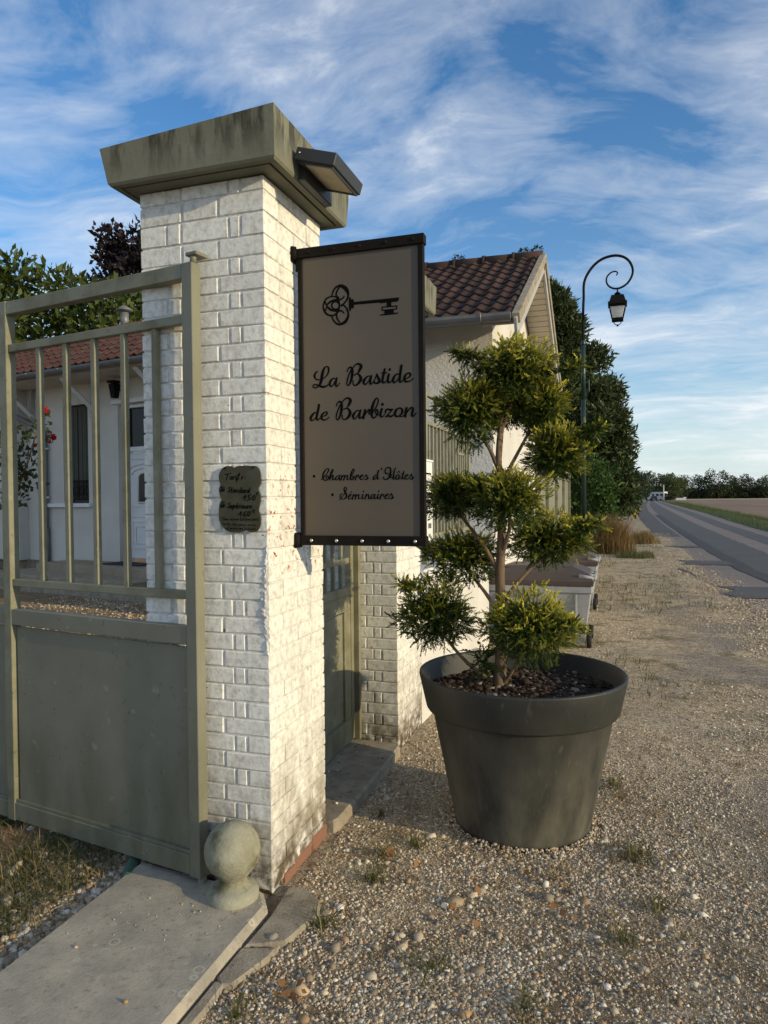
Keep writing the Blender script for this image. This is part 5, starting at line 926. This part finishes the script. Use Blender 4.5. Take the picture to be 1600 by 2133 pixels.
# door
d=hb(-.30,.70,-.20,-.15,.44,2.46,'door',M_white,.004); 
def ring(s0,s1,z0,z1,f,wd,name,par): 
    mb=MB(); mb.box((s0,-f,z0),(s0+wd,-f+.012,z1),.003).box((s1-wd,-f,z0),(s1,-f+.012,z1),.003).box((s0+wd,-f,z0),(s1-wd,-f+.012,z0+wd),.003).box((s0+wd,-f,z1-wd),(s1-wd,-f+.012,z1),.003); return mb.build(name,M_white,par)
ring(-.22,.62,.62,1.16,-.138,.035,'moulding',d); ring(-.12,.52,.72,1.06,-.136,.02,'moulding',d)
mb=MB()
for z in (1.22,1.42,2.32): MB().box((-.29,.138,z),(.69,.15,z+.025),.003).build('moulding',M_white,d)
arc=[(.20-.47*math.cos(u),2.12+.12*math.sin(u)) for u in np.linspace(0,math.pi,12)]
mb=MB().tube([(x,.142,z) for x,z in arc],.016,6); mb.build('moulding',M_white,d); mb=MB(); arc2=[(.20-.40*math.cos(u),2.04+.12*math.sin(u)) for u in np.linspace(0,math.pi,12)]; mb.tube([(x,.142,z) for x,z in arc2],.012,6); mb.build('moulding',M_white,d)
gp=[(-.02,1.50),(.36,1.50)]+[(.17+.19*math.cos(u),1.98+.09*math.sin(u)) for u in np.linspace(0,math.pi,9)]
MB().prism(gp,.006,Matrix(((1,0,0,0),(0,0,1,.136),(0,1,0,0),(0,0,0,1)))).build('pane',M_glassdark,d)
mb=MB(); gq=gp+[gp[0]]; mb.tube([(a_,.142,b__) for a_,b__ in gq],.022,6); mb.build('pane_frame',M_white,d)
f_=hb(-.40,-.305,-.22,-.08,.44,3.37,'door_frame',M_white,.004); hb(.70,.78,-.22,-.08,.44,3.37,'door_frame',M_white,.004); hb(-.305,.70,-.22,-.08,2.47,2.56,'transom_rail',M_white,.004); hb(-.305,.70,-.20,-.17,2.56,3.30,'transom_pane',M_glassdark); hb(-.305,.70,-.22,-.08,3.30,3.37,'door_frame',M_white,.004)
hb(-.55,.9,.0,.04,3.38,3.46,'lintel_band',M_white,.004)
mb=MB().box((-.25,-.20,3.62),(-.22,-.0,3.65)).box((-.33,-.30,3.74),(-.13,-.10,3.78),.005).rings([(-.31,-.15,-.28,-.12,3.72),(-.28,-.18,-.25,-.15,3.46)]); mb.build('wall_lantern',M_black,t)
# steps and paving in front of the door
M_step=mat('sandstone_step',(.36,.29,.20),(.27,.22,.16),ns=4,rough=.9,bump=.004,bs=60)
hb(-6.5,4,.03,1.7,-.1,.085,'terrace',M_conc,.01)
hb(-1.75,1.3,.03,.85,.086,.375,'upper_step',M_step,.012); hb(-2.35,1.6,.03,1.45,.086,.225,'lower_step',M_step,.012); hb(-.30,.75,.05,.55,.376,.390,'door_mat',M_rubber)
mb=MB().lathe([(.085,0),(.085,.32)],14,(-1.7,1.28,5.25)).lathe([(.17,.36),(.17,.38),(.04,.47),(0,.475)],14,(-1.7,1.28,5.25)); mb.build('roof_vent',M_zinc,t)
# ------------------------------------------------------------- rose bush
t=thing('rose_bush','climbing red rose bush with dark leaves in front of the cream house','rose bush',(-7.5,6.2,0))
M_rosel=leaf_mat('rose_leaf',[(.020,.034,.012),(.035,.055,.018),(.05,.075,.022)])
M_rose=mat('red_rose_petal',(.48,.008,.015),(.33,.004,.010),ns=30,rough=.55,trans=.2)
RB=[(-7.55,6.20,2.55,.22,.2,.22),(-7.45,6.25,2.15,.30,.25,.25),(-7.62,6.15,1.95,.30,.25,.30),(-7.35,6.27,1.80,.25,.2,.16),(-7.6,6.2,1.55,.25,.2,.15),(-7.15,6.32,2.62,.16,.15,.16),(-7.1,6.33,2.85,.12,.1,.1),(-7.7,6.1,2.3,.2,.2,.3),(-7.3,6.28,2.4,.12,.12,.2)]
V,F=leaf_cloud(RB,1500,.085,asp=.65); link('leaves',np_mesh('leaves',V-np.array(t.location),F,M_rosel),t)
mb=MB().tube([(-7.6,6.2,0),(-7.55,6.2,1.0),(-7.6,6.2,1.8),(-7.5,6.2,2.5)],[.03,.026,.02,.01],6).tube([(-7.6,6.2,1.5),(-7.3,6.25,2.2),(-7.1,6.32,2.9)],[.018,.014,.006],6); wpart(mb,'stems',M_bark,t)
for x,y,z,r in ((-7.06,6.36,2.90,.085),(-6.98,6.38,2.50,.095),(-7.19,6.31,2.385,.06),(-7.36,6.25,1.92,.065),(-7.52,6.21,1.66,.06),(-7.13,6.34,2.97,.05)):
    V,F=leaf_cloud([(x,y,z,r*.55,r*.55,r*.5)],60/(r*r)*.35,r*.95,asp=.95,cup=.5,up=.5); link('rose',np_mesh('rose',V-np.array(t.location),F,M_rose),t)
# ------------------------------------------------------------- trees
def fluff(c,R,n,r,flat=.8):
    """clumps scattered over an ellipsoid so the outline is uneven"""
    d=unit(RNG.normal(size=(n,3))); rr_=RNG.uniform(.35,1.,n)**.5; P=np.array(c)+d*rr_[:,None]*np.array(R); q=r*RNG.uniform(.6,1.35,n); return [(p[0],p[1],p[2],a,a,a*flat) for p,a in zip(P,q)]
M_wal=leaf_mat('walnut_leaf',[(.045,.07,.014),(.085,.115,.022),(.12,.15,.035),(.03,.05,.012)],trans=.4)
cl=fluff((-16.5,14.6,7.0),(3.2,1.8,1.9),60,.62)+fluff((-12.9,15.4,6.6),(2.0,1.4,1.3),34,.5)
tree('walnut_tree','broad fresh green leafy tree rising behind the cream house roof',(-15.5,15,0),cl,300,.30,M_wal,[[(-15.5,15,0),(-15.4,15,3),(-15.6,15,5),(-16.2,15,7.4)],[(-15.5,15,3.5),(-14,15,5.2),(-12.6,15.4,6.6)],[(-15.5,15,4),(-17.5,14.7,6),(-18.5,14.6,7.6)]],.28,asp=.42)
M_plum=leaf_mat('purple_leaf',[(.011,.008,.009),(.020,.013,.014),(.032,.020,.020),(.008,.007,.008)],trans=.12)
cl=fluff((-14.6,18.6,8.3),(1.9,1.3,2.5),54,.55)+fluff((-13.0,18.6,9.2),(1.1,.8,1.5),22,.5)+fluff((-15.2,18.4,10.3),(.6,.6,.5),8,.36)
tree('purple_plum_tree','dark purple leaved tree behind the brick pillar and green tree',(-14.2,18.6,0),cl,420,.22,M_plum,[[(-14.2,18.6,0),(-14.2,18.6,4),(-14.4,18.6,7),(-14.7,18.6,9.8)],[(-14.2,18.6,5),(-13.3,18.6,7.5),(-12.9,18.6,9.6)]],.25,asp=.6)
M_con=leaf_mat('conifer_spray',[(.018,.030,.013),(.036,.056,.020),(.062,.088,.028),(.10,.12,.035)],trans=.2)
cl=[]
for z in np.linspace(1.0,9.9,22):
    w=1.6*(1-(z/11.0)**1.6)+.12; cl+=fluff((-1.35+.35*math.sin(z*1.7),28.5,z),(w,w*.8,.45),10,.50,.7)
tree('tall_conifer','tall ragged dark conifer rising behind the boarded gable of the white house',(-1.35,28.5,0),cl,1200,.25,M_con,[[(-1.35,28.5,0),(-1.35,28.5,5),(-1.3,28.5,10.4)]],.28,asp=.3,up=.5)
cl=fluff((-.55,29,4.6),(2.0,1.9,2.9),140,.58)+fluff((.75,29,3.2),(1.0,1.1,2.3),55,.48)+fluff((-.2,29,7.2),(.8,.8,.6),16,.42)+fluff((1.45,29.2,1.6),(.45,.6,.9),14,.4)+fluff((.9,29,5.3),(.6,.6,.7),12,.4)
tree('round_conifer','wide dense dark green conifer crowding the verge behind the street lamp',(-.2,29,0),cl,1150,.25,M_con,[[(-.2,29,0),(-.2,29,3),(-.3,29,6.8)],[(-.2,29,2),(1,29,3.8)]],.35,asp=.32,up=.4)
M_ivy=leaf_mat('bright_shrub_leaf',[(.035,.075,.014),(.06,.115,.022),(.085,.14,.03),(.025,.05,.012)],trans=.35)
cl=fluff((.62,20.0,1.75),(.62,.55,.95),46,.22)+fluff((-.15,20,1.7),(.55,.5,1.0),40,.22)
tree('leafy_shrub','bright green climbing shrub mounded behind the street lamp pole',(.2,20.0,0),cl,900,.13,M_ivy,[[(.2,20,0),(.2,20,1.0),(.4,20,2.0)]],.06,cat='shrub',asp=.6)
# row of trees along the left of the road, far
def far_leaf(n,cols): return leaf_mat(n,cols,trans=.25)
M_fd=far_leaf('far_dark_leaf',[(.022,.034,.016),(.040,.057,.023),(.065,.082,.030)]); M_fp=far_leaf('far_pale_leaf',[(.055,.075,.025),(.085,.105,.035),(.11,.125,.045)])
def far_tree(name,x,y,h,w,m,label,group,seed,src=None):
    if src is None:
        cl=fluff((0,0,h*.56),(w*.5,w*.45,h*.40),40,min(w,h)*.13,.85)+fluff((0,0,h*.22),(w*.42,w*.4,h*.2),16,min(w,h)*.13,.9)
        t=thing(name,label,'tree',(x,y,0),0,group); MB().tube([(0,0,-.1),(0,0,h*.3),(.1,0,h*.75)],[h*.03,h*.025,h*.008],6).build('trunk',M_trunk,t)
        V,F=leaf_cloud(cl,5200/(w*h),max(.28,h*.055),asp=.6); link('crown',np_mesh('crown',V,F,m),t); return t
    c=copy_tree(src); c.location=(x,y,0); tag(c,label,'tree',group); return c
def px2x(px,Y): # world x on the sight line of a map bearing, for laying out the far row
    th=math.atan2(px-800,1493.); a=math.atan2(rt0.y,rt0.x); d=Vector((-math.sin(a)*math.cos(th)+math.cos(a)*math.sin(th),math.cos(a)*math.cos(th)+math.sin(a)*math.sin(th))); return 1.295+d.x/d.y*(Y+2.49)
T=[]
row=[(1300,95,5.6,6,'d','dark hedge tree closing the road edge past the wide conifer'),(1310,150,8.5,9,'d','dark tree at the road bend left of the pale poplars'),
 (1318,235,10.0,10,'p','leftmost pale green tree behind the dark car'),(1368,300,13,15,'p','pale green tree rising behind the white camper van'),(1384,300,12.5,13,'p','pale yellowish green tree right behind the utility pole'),(1399,295,11.5,10,'p','last pale green tree before the dark far wood begins'),
 (1371,256,4.4,5,'d','small dark bush tree directly behind the parked camper'),(1352,262,6.0,6,'d','rounded dark tree just above the dark car'),(1397,240,3.4,5,'d','small dark bush right of the utility pole'),
 (1414,320,9.5,13,'d','dark tree above the white low wall at the field corner'),(1433,330,12.5,17,'d','dome shaped dark tree right of the low white wall'),(1455,335,11.0,17,'d','dark tree filling the dip beside the dome shaped tree'),
 (1474,330,8.5,15,'d','lower dark tree left of the tallest far tree'),(1497,325,13.8,16,'d','tallest dark tree of the wood beyond the field'),(1519,335,9.5,16,'d','dark tree on the right flank of the tallest far tree'),
 (1537,330,12.0,13,'d','pointed dark tree between the tallest far tree and the picture edge'),(1556,340,11.5,15,'d','bushy dark far tree second from the right picture edge'),(1580,335,10.0,18,'d','low spreading dark far tree near the right picture edge'),(1604,330,11.8,15,'d','dark far tree cut by the right picture edge'),(1630,335,11,18,'d','dark far tree just beyond the right edge of the field view')]
src={}
for i,(px,Y,h,w,kd,lab) in enumerate(row):
    m=M_fd if kd=='d' else M_fp; T.append(far_tree('far_tree',px2x(px,Y),Y,h*.86,w,m,lab,'trees beyond the ploughed field',i))
# far undergrowth that reads as one mass under the wood
cl=[(px2x(px,345),345+RNG.uniform(-5,5),1.6,5.5,4,RNG.uniform(1.6,3.4)) for px in range(1400,1660,9)]
V,F=leaf_cloud(cl,22,.9,asp=.7); stuff('far_undergrowth',V,F,M_fd)
cl=[(px2x(1318,Y)-RNG.uniform(1.2,3.5),Y,RNG.uniform(.8,2.2),1.6,2.2,1.7) for Y in np.linspace(34,120,26)]
V,F=leaf_cloud(cl,130,.35,asp=.6); stuff('roadside_hedge',V,F,M_fd)
# ------------------------------------------------------------- car, camper, pole, low wall in the distance
def car_(x,y,rz):
    t=thing('parked_car','small dark car seen from behind far down the road','car',(x,y,0),rz); M_cp=mat('dark_car_paint',(.02,.022,.026),rough=.25,spec=.6)
    MB().prism([(-2.1,.28),(2.1,.28),(2.15,.75),(1.25,.92),(.65,1.42),(-1.2,1.45),(-1.95,.98),(-2.15,.8)],1.74,Matrix(((0,0,1,-.87),(1,0,0,0),(0,1,0,0),(0,0,0,1)))).build('body',M_cp,t)
    MB().prism([(-.62,1.0),(.62,1.0),(.52,1.36),(-.52,1.36)],.02,Matrix(((1,0,0,0),(0,.0,-1,-1.62),(0,1,0,0),(0,0,0,1)))).build('rear_window',M_glassdark,t)
    for s in (-1,1): MB().box((s*.62-.14,-2.17,.72),(s*.62+.14,-2.10,.88),.01).build('tail_light',M_rose,t)
    MB().box((-.26,-2.185,.5),(.26,-2.15,.62)).build('number_plate',M_white,t)
    for sx in (-1,1):
        for yy in (-1.3,1.35): MB().lathe([(.1,-.1),(.31,-.1),(.33,-.06),(.33,.06),(.31,.1),(.1,.1)],16,(0,0,0),True,Matrix.Translation((sx*.78,yy,.33))@Matrix.Rotation(rad(90),4,'Y')).build('wheel',M_rubber,t)
car_(px2x(1363,225),225,rad(-4))
def van_(x,y,rz):
    t=thing('camper_van','white camper van parked by the road beyond the dark car','van',(x,y,0),rz); M_vp=mat('white_van_paint',(.72,.72,.72),rough=.3)
    MB().prism([(-2.9,.35),(2.9,.35),(2.95,1.0),(2.3,1.25),(1.9,2.0),(1.75,2.75),(-2.9,2.8)],2.1,Matrix(((0,0,1,-1.05),(1,0,0,0),(0,1,0,0),(0,0,0,1)))).build('body',M_vp,t)
    for a,b in ((-2.4,-1.6),(-1.1,-.1),(.5,1.2)): MB().box((1.055,a,1.55),(1.07,b,2.15)).build('window',M_glassdark,t); MB().box((-1.07,a,1.55),(-1.055,b,2.15)).build('window',M_glassdark,t)
    MB().box((-.6,-2.93,1.6),(.6,-2.905,2.3)).build('rear_window',M_glassdark,t)
    for sx in (-1,1):
        for yy in (-1.7,1.9): MB().lathe([(.1,-.1),(.34,-.1),(.36,-.06),(.36,.06),(.34,.1),(.1,.1)],16,(0,0,0),True,Matrix.Translation((sx*.95,yy,.36))@Matrix.Rotation(rad(90),4,'Y')).build('wheel',M_rubber,t)
van_(px2x(1370,243),243,rad(55))
t=thing('utility_pole','pale utility pole standing beside the white camper van far away','utility pole',(px2x(1383,232),232,0)); MB().tube([(0,0,-.1),(0,0,4.9)],[.14,.10],10).build('pole',M_white,t); MB().box((-.5,-.05,4.3),(.2,.05,4.42),.01).build('crossarm',M_wood,t)
t=thing('white_wall','low white wall at the far corner of the ploughed field','wall',(px2x(1419,255),255,0)); MB().box((-1.6,-.15,0),(1.6,.15,.75),.02).build('wall',M_white,t); MB().box((.7,-.16,.75),(1.6,.16,1.05),.02).build('pier',M_white,t)
